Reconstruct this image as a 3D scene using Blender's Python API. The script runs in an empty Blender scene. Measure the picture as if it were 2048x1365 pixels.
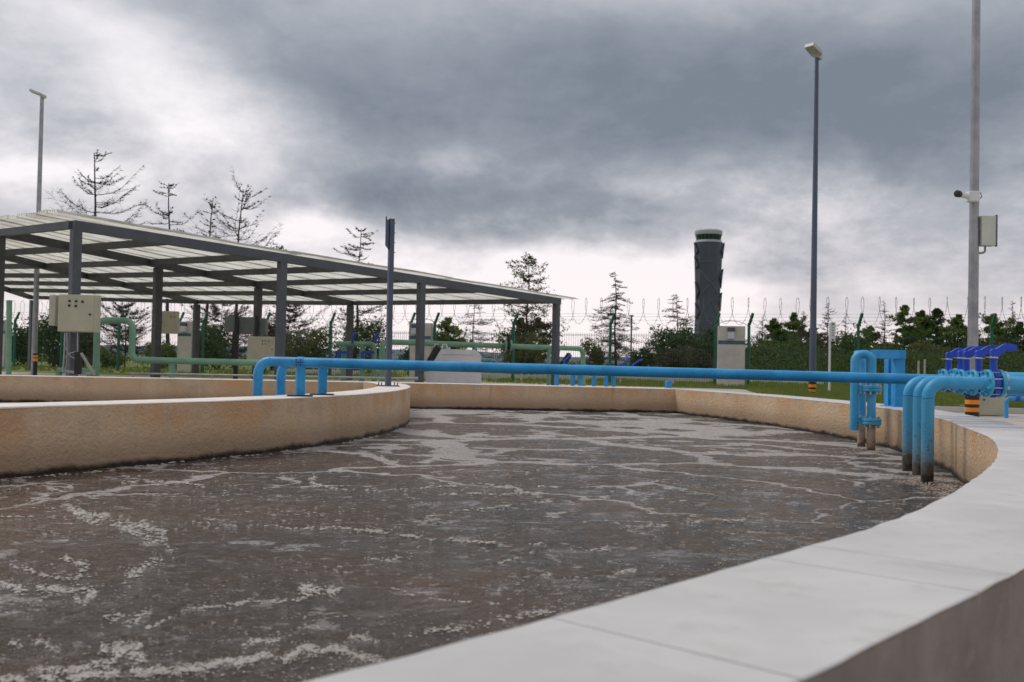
import bpy, bmesh, math, random
from mathutils import Vector, Matrix, noise
from mathutils.geometry import tessellate_polygon
random.seed(11)
S = bpy.context.scene
COL = S.collection
PI = math.pi
V = Vector
# ------------------------------------------------------------------ camera
FP, TH, PT, CZ = 2000.0, .020, math.atan(42.5/2000), .72
AX, U0, FW = V((1, 0, 0)), V((0, -math.sin(PT), math.cos(PT))), V((0, math.cos(PT), math.sin(PT)))
CR = AX*math.cos(TH)+U0*math.sin(TH)
CU = U0*math.cos(TH)-AX*math.sin(TH)
CAM = V((0, 0, CZ))
def ray(px, py): return CR*((px-1024)/FP)+CU*((682.5-py)/FP)+FW
def on(px, py, z=0.0):
    r = ray(px, py); return CAM+r*((z-CZ)/r.z)
def at(px, py, y):
    r = ray(px, py); return CAM+r*(y/r.y)
def hor(px): return 724.5+.02*(px-1024)
cd = bpy.data.cameras.new('camera'); cam = bpy.data.objects.new('camera', cd); COL.objects.link(cam)
cd.sensor_width = 36; cd.lens = FP/2048*36; cd.clip_start = .05; cd.clip_end = 9000
m = Matrix((CR, CU, -FW)).transposed().to_4x4(); m.translation = CAM; cam.matrix_world = m
cd.dof.use_dof = True; cd.dof.focus_distance = 7.6; cd.dof.aperture_fstop = 4.2
S.camera = cam
# ------------------------------------------------------------------ node helpers
class NT:
    def __init__(s, t): s.t = t; t.nodes.clear()
    def n(s, k, **kw):
        o = s.t.nodes.new(k)
        ins = kw.pop('i', {})
        for a, b in kw.items(): setattr(o, a, b)
        for a, b in ins.items(): s.put(o.inputs[a], b)
        return o
    def put(s, sock, v):
        if isinstance(v, bpy.types.NodeSocket): s.t.links.new(v, sock)
        elif isinstance(v, bpy.types.Node): s.t.links.new(v.outputs[0], sock)
        else:
            if hasattr(sock.default_value, '__len__') and not hasattr(v, '__len__'): v = (v,)*len(sock.default_value)
            if hasattr(v, '__len__') and len(v) == 3 and len(sock.default_value) == 4: v = (*v, 1)
            sock.default_value = v
    def m(s, op, a, b=0.0, c=None, clamp=False):
        o = s.t.nodes.new('ShaderNodeMath'); o.operation = op; o.use_clamp = clamp
        s.put(o.inputs[0], a); s.put(o.inputs[1], b)
        if c is not None: s.put(o.inputs[2], c)
        return o.outputs[0]
    def vm(s, op, a, b=(0, 0, 0)):
        o = s.t.nodes.new('ShaderNodeVectorMath'); o.operation = op
        s.put(o.inputs[0], a)
        if op == 'SCALE': s.put(o.inputs['Scale'], b)
        else: s.put(o.inputs[1], b)
        return o.outputs[0]
    def noise(s, vec, scale, detail=4, rough=.55, dist=0.0):
        o = s.n('ShaderNodeTexNoise', i={'Vector': vec, 'Scale': scale, 'Detail': detail, 'Roughness': rough, 'Distortion': dist}); return o.outputs['Fac']
    def ncol(s, vec, scale, detail=3):
        o = s.n('ShaderNodeTexNoise', i={'Vector': vec, 'Scale': scale, 'Detail': detail}); return o.outputs['Color']
    def map(s, v, a, b, c=0.0, d=1.0, smooth=True):
        o = s.n('ShaderNodeMapRange', interpolation_type='SMOOTHSTEP' if smooth else 'LINEAR')
        for k, x in zip(('Value', 'From Min', 'From Max', 'To Min', 'To Max'), (v, a, b, c, d)): s.put(o.inputs[k], x)
        return o.outputs[0]
    def mix(s, f, a, b, mode='MIX'):
        o = s.n('ShaderNodeMix', data_type='RGBA', blend_type=mode)
        s.put(o.inputs[0], f); s.put(o.inputs[6], a); s.put(o.inputs[7], b); return o.outputs[2]
    def ramp(s, f, pts):
        o = s.n('ShaderNodeValToRGB'); s.put(o.inputs[0], f); e = o.color_ramp.elements
        while len(e) < len(pts): e.new(.5)
        for k, (p, c) in zip(e, pts): k.position = p; k.color = (*c, 1)
        return o.outputs[0]
# ------------------------------------------------------------------ world: heavy broken overcast
W = bpy.data.worlds.new('World'); S.world = W; W.use_nodes = True
t = NT(W.node_tree)
tc = t.n('ShaderNodeTexCoord').outputs['Generated']
sep = t.n('ShaderNodeSeparateXYZ', i={0: tc})
dx, dy, dz = sep.outputs
az = t.m('ARCTAN2', dx, dy); el = t.m('ARCSINE', dz)
wn = t.ncol(t.vm('MULTIPLY', tc, (1, 1, 2.2)), 3.2, 6)
ws = t.n('ShaderNodeSeparateXYZ', i={0: wn})
az = t.m('ADD', az, t.m('MULTIPLY', t.m('SUBTRACT', ws.outputs[0], .5), .26))
el = t.m('ADD', el, t.m('MULTIPLY', t.m('SUBTRACT', ws.outputs[1], .5), .13))
def blob(px, py, sx, sy, amp, pw=2.0):
    a = t.m('DIVIDE', t.m('SUBTRACT', az, (px-1024)/2000), sx/2000)
    e = t.m('DIVIDE', t.m('SUBTRACT', el, (725-py)/2000), sy/2000)
    q = t.m('ADD', t.m('MULTIPLY', a, a), t.m('POWER', t.m('ABSOLUTE', e), pw))
    return t.m('MULTIPLY', t.m('EXPONENT', t.m('MULTIPLY', q, -1.0)), amp)
den = t.m('ADD', t.m('MAXIMUM', dz, 0.0), .13)
pl = t.n('ShaderNodeCombineXYZ', i={0: t.m('DIVIDE', dx, den), 1: t.m('DIVIDE', dy, den), 2: 0.3})
c1 = t.noise(pl, .9, 8, .56, .3)
c2 = t.noise(t.vm('MULTIPLY', tc, (1, 1, 2.0)), 7.5, 7, .60, .2)
v = t.m('ADD', .555, t.m('MULTIPLY', t.m('SUBTRACT', c1, .5), .70))
v = t.m('ADD', v, t.m('MULTIPLY', t.m('SUBTRACT', c2, .5), .52))
c3 = t.noise(t.vm('ADD', t.vm('MULTIPLY', tc, (1, 1, 1.5)), t.vm('SCALE', wn, .10)), 15, 7, .62)
puff = t.m('MULTIPLY', t.m('EXPONENT', t.m('MULTIPLY', t.m('POWER', t.m('DIVIDE', t.m('SUBTRACT', t.m('ABSOLUTE', dz), .15), .10), 2.0), -1.0)), 1.0)
v = t.m('ADD', v, t.m('MULTIPLY', t.m('SUBTRACT', c3, .5), t.m('ADD', .12, t.m('MULTIPLY', puff, .62))))
for b in [(400, 60, 300, 60, -.20), (620, 150, 260, 75, -.20), (760, 290, 210, 100, -.24), (880, 440, 270, 62, -.44), (1250, 200, 560, 150, -.36, 3.0), (1750, 270, 480, 150, -.36), (1230, 430, 170, 50, -.22), (2000, 200, 300, 200, -.16),
          (1250, 50, 260, 60, .12), (970, 335, 110, 32, .20), (1350, 395, 110, 32, .16), (50, 80, 240, 80, .26), (330, 230, 220, 120, .36), (560, 250, 140, 60, .14), (30, 400, 200, 55, .34), (590, 480, 80, 34, .40),
          (850, 560, 520, 55, .36), (1250, 560, 300, 70, .26), (1560, 430, 200, 34, .20), (1000, 680, 3000, 120, .34), (170, 330, 120, 45, -.18), (1950, 520, 380, 120, -.14)]:
    v = t.m('ADD', v, blob(*b))
skyc = t.ramp(v, [(0.0, (.20, .235, .285)), (.26, (.30, .335, .39)), (.50, (.47, .49, .54)), (.72, (.72, .715, .755)), (.95, (.98, .95, .98))])
warm = t.m('EXPONENT', t.m('MULTIPLY', t.m('MAXIMUM', dz, 0.0), -9.0))
skyc = t.mix(t.m('MULTIPLY', warm, .85), skyc, t.mix(1.0, skyc, (1.07, .96, .925), 'MULTIPLY'))
SUN_AZ, SUN_EL = math.radians(-62), math.radians(52)       # light comes from the left
ns = t.n('ShaderNodeTexSky', sky_type='NISHITA', sun_disc=False, sun_elevation=SUN_EL, sun_rotation=SUN_AZ % (2*PI))
b1 = t.n('ShaderNodeBackground', i={'Color': skyc, 'Strength': 1.04})
b2 = t.n('ShaderNodeBackground', i={'Color': ns.outputs[0], 'Strength': .05})
mx = t.n('ShaderNodeMixShader', i={0: .06, 1: b1.outputs[0], 2: b2.outputs[0]})
t.n('ShaderNodeOutputWorld', i={0: mx.outputs[0]})
# ------------------------------------------------------------------ sun, soft behind cloud
sd = bpy.data.lights.new('sun', 'SUN'); sd.energy = 1.4; sd.angle = math.radians(22); sd.color = (1, .96, .9)
so = bpy.data.objects.new('sun', sd); COL.objects.link(so)
sv = V((math.sin(SUN_AZ)*math.cos(SUN_EL), math.cos(SUN_AZ)*math.cos(SUN_EL), math.sin(SUN_EL)))
so.rotation_euler = sv.to_track_quat('Z', 'Y').to_euler(); so.location = (0, 0, 30)
S.view_settings.view_transform = 'Standard'; S.view_settings.look = 'None'; S.view_settings.exposure = 0.0
S.view_settings.gamma = 1.0; S.view_settings.use_curve_mapping = False
# ------------------------------------------------------------------ materials
MAT = {}
def newmat(name):
    ma = bpy.data.materials.new(name); ma.use_nodes = True; MAT[name] = ma; return ma, NT(ma.node_tree)
def finish(t, color, rough=.6, metal=0.0, bump=None, bstr=.3, bdist=.01, spec=.5):
    p = t.n('ShaderNodeBsdfPrincipled', i={'Base Color': color, 'Roughness': rough, 'Metallic': metal, 'Specular IOR Level': spec})
    if bump is not None:
        b = t.n('ShaderNodeBump', i={'Strength': bstr, 'Distance': bdist, 'Height': bump}); t.put(p.inputs['Normal'], b.outputs[0])
    t.n('ShaderNodeOutputMaterial', i={0: p.outputs[0]}); return p
def gpos(t): return t.n('ShaderNodeNewGeometry').outputs['Position']
def paint(name, col, rough=.45, var=.18, sc=6, metal=0.0, speck=.0, spec=.5, fade=None):
    ma, t = newmat(name); P = gpos(t)
    f = t.noise(P, sc, 6, .6); f2 = t.noise(P, sc*9, 4, .6)
    k = t.m('ADD', t.map(f, .3, .7, 1-var, 1+var), t.map(f2, .3, .7, -var*.4, var*.4))
    c = t.mix(1.0, (*col, 1), t.n('ShaderNodeCombineXYZ', i={0: k, 1: k, 2: k}).outputs[0], 'MULTIPLY')
    if fade: c = t.mix(t.map(f, .45, .75, 0, .6), c, (*fade, 1))
    if speck:
        s_ = t.map(t.noise(P, 55, 5, .7), .62, .74, 0, speck)
        c = t.mix(s_, c, (.06, .045, .03, 1))
    finish(t, c, t.map(f2, .3, .7, rough-.08, rough+.1), metal, f2, .12, .003, spec); return ma
paint('blue_pipe', (.020, .30, .64), .38, .20, 4, speck=.6, fade=(.05, .34, .62))
paint('blue_pipe_light', (.045, .36, .66), .45, .14, 5, speck=.3, fade=(.13, .38, .55))
paint('blue_fitting', (.05, .37, .60), .5, .14, 9, speck=.4, fade=(.12, .36, .48))
paint('royal_blue', (.010, .065, .50), .35, .15, 9, speck=.15)
paint('dark_navy', (.012, .014, .05), .45, .2, 9)
paint('green_pipe', (.175, .345, .225), .5, .12, 4, speck=.2)
paint('fence_green', (.008, .115, .068), .5, .15, 4)
paint('fence_wire', (.02, .06, .04), .5, .15, 4)
paint('steel_grey', (.078, .088, .10), .5, .13, 3, speck=.2)
paint('rusty_beam', (.066, .068, .068), .6, .2, 3, speck=.6)
paint('pole_blue_grey', (.085, .105, .155), .45, .1, 2)
paint('galvanised', (.34, .34, .35), .38, .14, 5, metal=.75)
paint('zinc', (.55, .55, .53), .35, .15, 30, metal=.8)
paint('black', (.012, .012, .014), .45, .2, 8)
paint('orange', (.85, .26, .01), .45, .08, 8)
paint('beige', (.47, .45, .33), .5, .07, 4)
paint('box_pale', (.60, .60, .54), .5, .05, 4)
paint('box_grey', (.16, .19, .18), .5, .08, 4)
paint('white_plastic', (.66, .65, .64), .45, .08, 3, speck=.15)
paint('white', (.72, .72, .72), .4, .06, 5)
paint('lamp_glass', (.55, .58, .66), .15, .05, 5)
paint('band_blue', (.055, .13, .20), .6, .1, 5)
paint('plaster', (.56, .51, .46), .9, .10, 3, speck=.2)
paint('razor_wire', (.16, .145, .14), .5, .2, 9, metal=.4)
paint('plank', (.38, .35, .3), .8, .15, 9)
paint('tower_dark', (.055, .070, .098), .5, .10, .05)
paint('tower_light', (.12, .135, .16), .45, .10, .05)
paint('tower_white', (.42, .44, .46), .6, .08, .1)
paint('tower_glass', (.008, .028, .026), .12, .1, .1)
paint('kerb', (.50, .48, .44), .9, .12, 1)
paint('hill', (.09, .12, .14), 1.0, .1, .01)
paint('lamp_lens', (.33, .35, .25), .25, .1, 5)
paint('lamp_body', (.50, .50, .47), .45, .1, 5)
# grimy lower ends of the drop pipes
for nm, col in (('blue_drop', (.06, .34, .56)), ('pale_drop', (.50, .40, .31))):
    ma, t = newmat(nm); P = gpos(t); z = t.n('ShaderNodeSeparateXYZ', i={0: P}).outputs[2]
    n1 = t.noise(P, 14, 6, .65); n2 = t.noise(P, 60, 4, .6)
    h = t.m('ADD', t.m('ADD', z, .10 if nm == 'pale_drop' else 0.0), t.m('MULTIPLY', t.m('SUBTRACT', n1, .5), .42))
    c = t.mix(t.map(h, .30, .05, 0, .75), (*col, 1), (.16, .25, .29, 1) if nm == 'blue_drop' else (.36, .25, .17, 1))
    c = t.mix(t.map(h, .12, -.02, 0, .93), c, (.095, .055, .03, 1))
    c = t.mix(t.map(h, -.03, -.10), c, (.016, .012, .009, 1))
    c = t.mix(t.m('MULTIPLY', t.map(n2, .55, .68, 0, .75), t.map(z, .5, .12)), c, (.07, .035, .02, 1))
    finish(t, c, t.map(h, .1, -.1, .5, .3), 0, n2, .3, .004)
# tan rendered concrete of the tank
ma, t = newmat('render_tan'); P = gpos(t); sp = t.n('ShaderNodeSeparateXYZ', i={0: P}); z = sp.outputs[2]
big = t.noise(P, .9, 5, .6); mid = t.noise(P, 4.5, 6, .65); fin = t.noise(P, 48, 5, .65)
strk = t.noise(t.vm('MULTIPLY', P, (7, 7, .35)), 1.0, 4, .6)
c = t.mix(t.map(big, .35, .65), (.64, .43, .26, 1), (.72, .53, .355, 1))
c = t.mix(t.map(mid, .45, .72, 0, .6), c, (.48, .38, .28, 1))
c = t.mix(t.map(strk, .52, .70, 0, .5), c, (.74, .55, .38, 1))
c = t.mix(t.m('MULTIPLY', t.map(t.noise(t.vm('MULTIPLY', P, (1.6, 1.6, .8)), 1.0, 5, .6), .48, .66, 0, .75), t.map(z, .02, .30)), c, (.66, .36, .16, 1))
strk2 = t.noise(t.vm('MULTIPLY', P, (5, 5, .22)), 1.0, 3, .6)
c = t.mix(t.m('MULTIPLY', t.map(strk2, .64, .78, 0, .45), t.map(z, -.1, .33)), c, (.13, .105, .09, 1))
zz = t.m('ADD', z, t.m('MULTIPLY', t.m('SUBTRACT', mid, .5), .10))
c = t.mix(t.map(zz, .20, -.04, 0, .62), c, (.24, .165, .105, 1))
c = t.mix(t.map(zz, -.025, -.075, 0, .97), c, (.014, .009, .006, 1))
c = t.mix(t.map(fin, .66, .74, 0, .7), c, (.10, .07, .05, 1))
finish(t, c, t.map(zz, .0, -.07, .9, .45), 0, t.m('ADD', t.m('MULTIPLY', fin, .7), t.noise(P, 28, 4, .6)), 1.0, .015, .25)
# outer render, grey brown
ma, t = newmat('render_grey'); P = gpos(t)
mid = t.noise(P, 3.5, 7, .6); fin = t.noise(P, 120, 4, .6)
c = t.mix(t.map(mid, .35, .65), (.215, .185, .16, 1), (.30, .265, .235, 1)); c = t.mix(t.map(t.noise(P, 17, 5, .6), .58, .72, 0, .5), c, (.34, .31, .28, 1))
finish(t, c, .9, 0, fin, .5, .006, .2)
# painted coping
ma, t = newmat('coping_paint'); P = gpos(t)
mid = t.noise(P, 2.2, 6, .6); st = t.noise(P, 9, 7, .65); fin = t.noise(P, 160, 4, .6)
c = t.mix(t.map(mid, .35, .68), (.55, .53, .52, 1), (.64, .615, .60, 1)); c = t.mix(t.map(st, .50, .72, 0, .55), c, (.48, .45, .43, 1))
c = t.mix(t.map(t.noise(P, 34, 4, .7), .66, .76, 0, .5), c, (.36, .31, .27, 1))
finish(t, c, .75, 0, t.m('ADD', st, t.m('MULTIPLY', fin, .15)), .22, .006, .3)
ma, t = newmat('coping_sunlit'); P = gpos(t)  # lighter coping for back and inner walls, sunlight painted into its colour
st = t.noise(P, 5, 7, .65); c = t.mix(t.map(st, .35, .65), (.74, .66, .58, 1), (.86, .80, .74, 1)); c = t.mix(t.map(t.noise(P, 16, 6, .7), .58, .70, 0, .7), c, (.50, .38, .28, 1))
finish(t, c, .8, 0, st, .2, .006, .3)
# apron concrete
ma, t = newmat('apron'); P = gpos(t)
mid = t.noise(P, .8, 7, .6); st = t.noise(P, 5, 7, .65)
c = t.mix(t.map(mid, .35, .65), (.40, .35, .31, 1), (.50, .45, .41, 1)); c = t.mix(t.map(st, .5, .7, 0, .4), c, (.28, .24, .20, 1))
finish(t, c, .9, 0, st, .3, .01, .2)
# grassy ground
ma, t = newmat('ground_grass'); P = gpos(t)
a = t.noise(P, .35, 6, .6); b = t.noise(P, 5, 7, .65)
c = t.mix(t.map(a, .35, .65), (.13, .19, .035, 1), (.22, .23, .08, 1)); c = t.mix(t.map(b, .45, .7, 0, .6), c, (.15, .13, .06, 1))
finish(t, c, 1, 0, b, .6, .05, .1)
for nm, c1, c2 in (('grass_blade', (.12, .21, .03), (.25, .26, .08)), ('leaf_dark', (.035, .06, .02), (.08, .12, .035)), ('leaf_mid', (.065, .12, .026), (.15, .20, .05)),
                   ('leaf_olive', (.085, .10, .03), (.17, .165, .06)), ('leaf_dull', (.055, .055, .03), (.11, .095, .055))):
    ma, t = newmat(nm); P = gpos(t); oi = t.n('ShaderNodeObjectInfo').outputs['Random']
    f = t.map(t.m('ADD', t.noise(P, 2.2, 5, .7), t.m('MULTIPLY', t.m('SUBTRACT', oi, .5), .16)), .35, .65)
    c = t.mix(f, (*c1, 1), (*c2, 1))
    p = t.n('ShaderNodeBsdfPrincipled', i={'Base Color': c, 'Roughness': .7, 'Specular IOR Level': .2})
    tr = t.n('ShaderNodeBsdfTranslucent', i={0: c})
    mx = t.n('ShaderNodeMixShader', i={0: .3, 1: p.outputs[0], 2: tr.outputs[0]}); t.n('ShaderNodeOutputMaterial', i={0: mx.outputs[0]})
paint('bark', (.06, .043, .038), .95, .25, 2)
paint('froth_brown', (.27, .205, .15), .5, .2, 8)
paint('bark_warm', (.07, .05, .042), .95, .25, 2)
# corrugated translucent sheet
ma, t = newmat('grp_sheet'); P = gpos(t)
f = t.noise(P, 1.3, 5, .6); c = t.mix(t.map(f, .4, .75), (.86, .85, .80, 1), (.60, .58, .50, 1))
p = t.n('ShaderNodeBsdfPrincipled', i={'Base Color': c, 'Roughness': .5}); tr = t.n('ShaderNodeBsdfTranslucent', i={0: c})
mx = t.n('ShaderNodeMixShader', i={0: .75, 1: p.outputs[0], 2: tr.outputs[0]}); t.n('ShaderNodeOutputMaterial', i={0: mx.outputs[0]})
# mixed liquor: brown water, foam lines round the aeration cells, scattered froth
ma, t = newmat('sludge_water'); P = gpos(t); sp = t.n('ShaderNodeSeparateXYZ', i={0: P}); Y = sp.outputs[1]; X = sp.outputs[0]
w1 = t.vm('SCALE', t.vm('SUBTRACT', t.ncol(P, .55, 5), (.5, .5, .5)), 1.7)
w2 = t.vm('SCALE', t.vm('SUBTRACT', t.ncol(P, 4.0, 6), (.5, .5, .5)), .34)
PW = t.vm('ADD', t.vm('ADD', P, w1), w2)
def edge(scale, vec=PW, rnd=1.0):
    o = t.n('ShaderNodeTexVoronoi', feature='DISTANCE_TO_EDGE', voronoi_dimensions='2D', i={'Vector': vec, 'Scale': scale, 'Randomness': rnd}); return o.outputs['Distance']
lg = t.noise(P, .42, 4, .6); md = t.noise(P, 2.6, 8, .72); hi = t.noise(P, 13, 6, .7); vh = t.noise(P, 48, 5, .7)
far = t.map(Y, 6.0, 13.0)
wide = t.m('MULTIPLY', t.m('ADD', .020, t.m('MULTIPLY', far, .13)), t.map(lg, .3, .7, .35, 1.6))
brk = t.m('ADD', t.m('MULTIPLY', t.m('SUBTRACT', md, .5), 1.3), t.m('MULTIPLY', t.m('SUBTRACT', hi, .5), 1.7))
l1 = t.m('SUBTRACT', 1.0, t.m('DIVIDE', edge(.42, t.vm('MULTIPLY', PW, (1, 1.35, 1))), wide))
l2 = t.m('SUBTRACT', .75, t.m('DIVIDE', edge(1.25), t.m('MULTIPLY', wide, 1.6)))
l2 = t.m('ADD', l2, t.map(lg, .42, .60, -.9, .15)); near = t.map(Y, 7.0, 3.6)
l1 = t.m('SUBTRACT', l1, t.m('MULTIPLY', near, 1.0)); l2 = t.m('SUBTRACT', l2, t.m('MULTIPLY', near, .9))
clump = t.m('ADD', t.map(md, .50, .72, -1.1, 1.0, False), t.map(t.noise(P, .9, 3, .5), .35, .65, -.55, .35))
foam = t.map(t.m('ADD', t.m('MAXIMUM', t.m('MAXIMUM', l1, l2), clump), brk), -.02, .30)
speck = t.m('MULTIPLY', t.map(hi, .545, .64), t.map(t.m('ADD', md, t.m('MULTIPLY', lg, .6)), .62, .95, .12, 1.0))
speck = t.m('MAXIMUM', speck, t.m('MULTIPLY', t.map(vh, .56, .68), .75))
dash = t.noise(t.vm('MULTIPLY', P, (1, 2.1, 1)), 26, 7, .72)
speck = t.m('MAXIMUM', speck, t.m('MULTIPLY', t.map(t.m('ADD', dash, t.m('ADD', t.m('MULTIPLY', t.m('SUBTRACT', md, .5), .30), t.m('MULTIPLY', far, .05))), .560, .650), .85))
film = t.noise(t.vm('MULTIPLY', PW, (1, 2.3, 1)), 11, 9, .74)
foam = t.m('MAXIMUM', foam, speck)
foam = t.m('MAXIMUM', foam, t.m('MULTIPLY', t.map(film, .46, .66), t.m('ADD', .10, t.m('MULTIPLY', far, .14))))
bub = t.n('ShaderNodeTexVoronoi', i={'Vector': P, 'Scale': 85}).outputs['Distance']
foam = t.m('MULTIPLY', foam, t.map(t.m('ADD', Y, t.m('MULTIPLY', lg, 3.0)), 2.6, 8.5, .34, 1.0))
foam = t.m('MULTIPLY', foam, t.m('MULTIPLY', t.map(bub, .25, .85, 1.0, .5), t.map(vh, .38, .6, .55, 1.0)))
fc = t.mix(t.noise(P, 6, 4), (.58, .52, .47, 1), (.82, .78, .76, 1))
wcol = t.mix(t.map(t.m('ADD', t.noise(P, .5, 3), t.m('MULTIPLY', X, -.05)), .45, .80), (.036, .027, .021, 1), (.115, .058, .026, 1))
rip = t.noise(t.vm('MULTIPLY', t.vm('ADD', P, t.vm('SCALE', w1, .25)), (1, 1.7, 1)), 15, 5, .62)
rip2 = t.noise(t.vm('MULTIPLY', P, (1, 2.0, 1)), 52, 3, .6)
rip0 = t.noise(t.vm('MULTIPLY', PW, (1, 1.5, 1)), 4.5, 4, .6)
hgt = t.m('ADD', t.m('ADD', t.m('MULTIPLY', rip, 1.25), t.m('ADD', t.m('MULTIPLY', rip0, 2.6), t.m('MULTIPLY', rip2, .22))), t.m('MULTIPLY', foam, t.m('ADD', .5, t.m('MULTIPLY', bub, .5))))
bp = t.n('ShaderNodeBump', i={'Strength': 1.0, 'Distance': .017, 'Height': hgt})
wat = t.n('ShaderNodeBsdfPrincipled', i={'Base Color': wcol, 'Roughness': .07, 'IOR': 1.33, 'Normal': bp.outputs[0], 'Specular IOR Level': .5})
fo = t.n('ShaderNodeBsdfPrincipled', i={'Base Color': fc, 'Roughness': .6, 'Normal': bp.outputs[0], 'Specular IOR Level': .4})
mx = t.n('ShaderNodeMixShader', i={0: t.m('MULTIPLY', foam, .93), 1: wat.outputs[0], 2: fo.outputs[0]}); t.n('ShaderNodeOutputMaterial', i={0: mx.outputs[0]})
# ------------------------------------------------------------------ mesh builder
class MB:
    def __init__(s): s.v = []; s.f = []; s.mi = []; s.cur = 0
    def add(s, vs, fs):
        o = len(s.v); s.v += [V(p) for p in vs]; s.f += [tuple(i+o for i in f) for f in fs]; s.mi += [s.cur]*len(fs); return s
    def box(s, c, d, rz=0.0, taper=1.0, rot=None):
        c = V(c); hx, hy, hz = d[0]/2, d[1]/2, d[2]/2; M = rot if rot else Matrix.Rotation(rz, 3, 'Z')
        vs = [c+M @ V((x*hx*(taper if z > 0 else 1), y*hy*(taper if z > 0 else 1), z*hz)) for z in (-1, 1) for x, y in ((-1, -1), (1, -1), (1, 1), (-1, 1))]
        return s.add(vs, [(3, 2, 1, 0), (4, 5, 6, 7), (0, 1, 5, 4), (1, 2, 6, 5), (2, 3, 7, 6), (3, 0, 4, 7)])
    def bbox(s, c, d, b=.01, rz=0.0):
        """box with bevelled edges"""
        bm = bmesh.new(); bmesh.ops.create_cube(bm, size=1)
        for q in bm.verts: q.co = V((q.co.x*d[0], q.co.y*d[1], q.co.z*d[2]))
        bmesh.ops.bevel(bm, geom=bm.edges[:], offset=b, segments=2, affect='EDGES', profile=.6)
        M = Matrix.Rotation(rz, 3, 'Z'); bm.verts.ensure_lookup_table(); bm.verts.index_update()
        vs = [V(c)+M @ q.co for q in bm.verts]; fs = [tuple(q.index for q in f.verts) for f in bm.faces]; bm.free(); return s.add(vs, fs)
    def bar(s, a, b, w, h, up=V((0, 0, 1))):
        """rectangular bar from a to b, top face at the points' height"""
        a, b = V(a), V(b); d = (b-a).normalized(); r = d.cross(up).normalized()*w/2; u = r.cross(d).normalized()*h
        if u.z < 0: u = -u
        vs = [p+q for p in (a, b) for q in (-r-u, r-u, r, -r)]
        return s.add(vs, [(0, 1, 2, 3), (7, 6, 5, 4), (0, 4, 5, 1), (1, 5, 6, 2), (2, 6, 7, 3), (3, 7, 4, 0)])
    def tube(s, pts, r, n=12, cap=True, closed=False):
        pts = [V(p) for p in pts]; rs = r if isinstance(r, (list, tuple)) else [r]*len(pts)
        vs, fs = [], []; N = len(pts); ref = None
        for i, p in enumerate(pts):
            d = (pts[min(i+1, N-1)]-pts[max(i-1, 0)])
            if d.length < 1e-9: d = V((0, 0, 1))
            d.normalize()
            if ref is None: ref = d.orthogonal().normalized()
            ref = (ref-d*ref.dot(d)).normalized(); b = d.cross(ref)
            for k in range(n):
                a = 2*PI*k/n; vs.append(p+(ref*math.cos(a)+b*math.sin(a))*rs[i])
        for i in range(N-1):
            for k in range(n):
                fs.append((i*n+k, i*n+(k+1) % n, (i+1)*n+(k+1) % n, (i+1)*n+k))
        if cap: fs += [tuple(reversed(range(n))), tuple(range((N-1)*n, N*n))]
        return s.add(vs, fs)
    def cyl(s, a, b, r, n=16, r2=None): return s.tube([a, b], [r, r if r2 is None else r2], n)
    def disc(s, a, ax, r, th, n=24):
        """flange: short cylinder centred at a with bevelled rims"""
        ax = V(ax).normalized(); h = th/2; b = min(.004, h*.4)
        return s.tube([V(a)-ax*h, V(a)-ax*(h-b), V(a)+ax*(h-b), V(a)+ax*h], [r-b, r, r, r-b], n)
    def prism(s, poly, a, b, T=None):
        """closed polygon (x,z) extruded along y from a to b"""
        n = len(poly); T = T or (lambda p: p)
        vs = [T(V((x, a, z))) for x, z in poly]+[T(V((x, b, z))) for x, z in poly]
        return s.add(vs, [tuple(range(n)), tuple(reversed(range(n, 2*n)))]+[(i, i+n, (i+1) % n+n, (i+1) % n) for i in range(n)])
def bend(pts, r, n=7):
    pts = [V(p) for p in pts]; out = [pts[0]]
    for i in range(1, len(pts)-1):
        p = pts[i]; a = (pts[i-1]-p).normalized(); b = (pts[i+1]-p).normalized()
        ang = a.angle(b); tl = r/math.tan(ang/2); p0, p1 = p+a*tl, p+b*tl
        c = p+(a+b).normalized()*(r/math.sin(ang/2))
        va, vb = p0-c, p1-c; w = va.angle(vb); ax = va.cross(vb).normalized()
        for k in range(n+1): out.append(c+Matrix.Rotation(w*k/n, 3, ax) @ va)
    return out+[pts[-1]]
BASE = {}
def link(name, mb, mats, base=V((0, 0, 0)), smooth=False, ang=35):
    me = bpy.data.meshes.new(name)
    me.from_pydata([tuple(p-base) for p in mb.v], [], mb.f)
    mats = mats if isinstance(mats, (list, tuple)) else [mats]
    for q in mats: me.materials.append(MAT[q])
    if len(mats) > 1: me.polygons.foreach_set('material_index', mb.mi)
    me.update()
    if smooth:
        me.polygons.foreach_set('use_smooth', [True]*len(me.polygons))
        try: me.set_sharp_from_angle(angle=math.radians(ang))
        except Exception: pass
    o = bpy.data.objects.new(name, me); COL.objects.link(o); return o
def props(o, label=None, cat=None, group=None, kind=None):
    if label: o['label'] = label
    if cat: o['category'] = cat
    if group: o['group'] = group
    if kind: o['kind'] = kind
    return o
def thing(name, label, cat, loc, group=None):
    o = bpy.data.objects.new(name, None); COL.objects.link(o); o.location = loc; o.empty_display_size = .1
    BASE[o.name] = V(loc); return props(o, label, cat, group)
def part(name, mb, mat, parent, smooth=False, label=None, kind=None, ang=35):
    b = BASE[parent.name]; o = link(name, mb, mat, b, smooth, ang); o.parent = parent; BASE[o.name] = b
    return props(o, label, None, None, kind)
def solo(name, mb, mat, label, cat, loc, group=None, smooth=False):
    o = link(name, mb, mat, V(loc), smooth); o.location = loc; return props(o, label, cat, group)
def struct(name, mb, mat, kind='structure', smooth=False): return props(link(name, mb, mat, V((0, 0, 0)), smooth), kind=kind)
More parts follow.
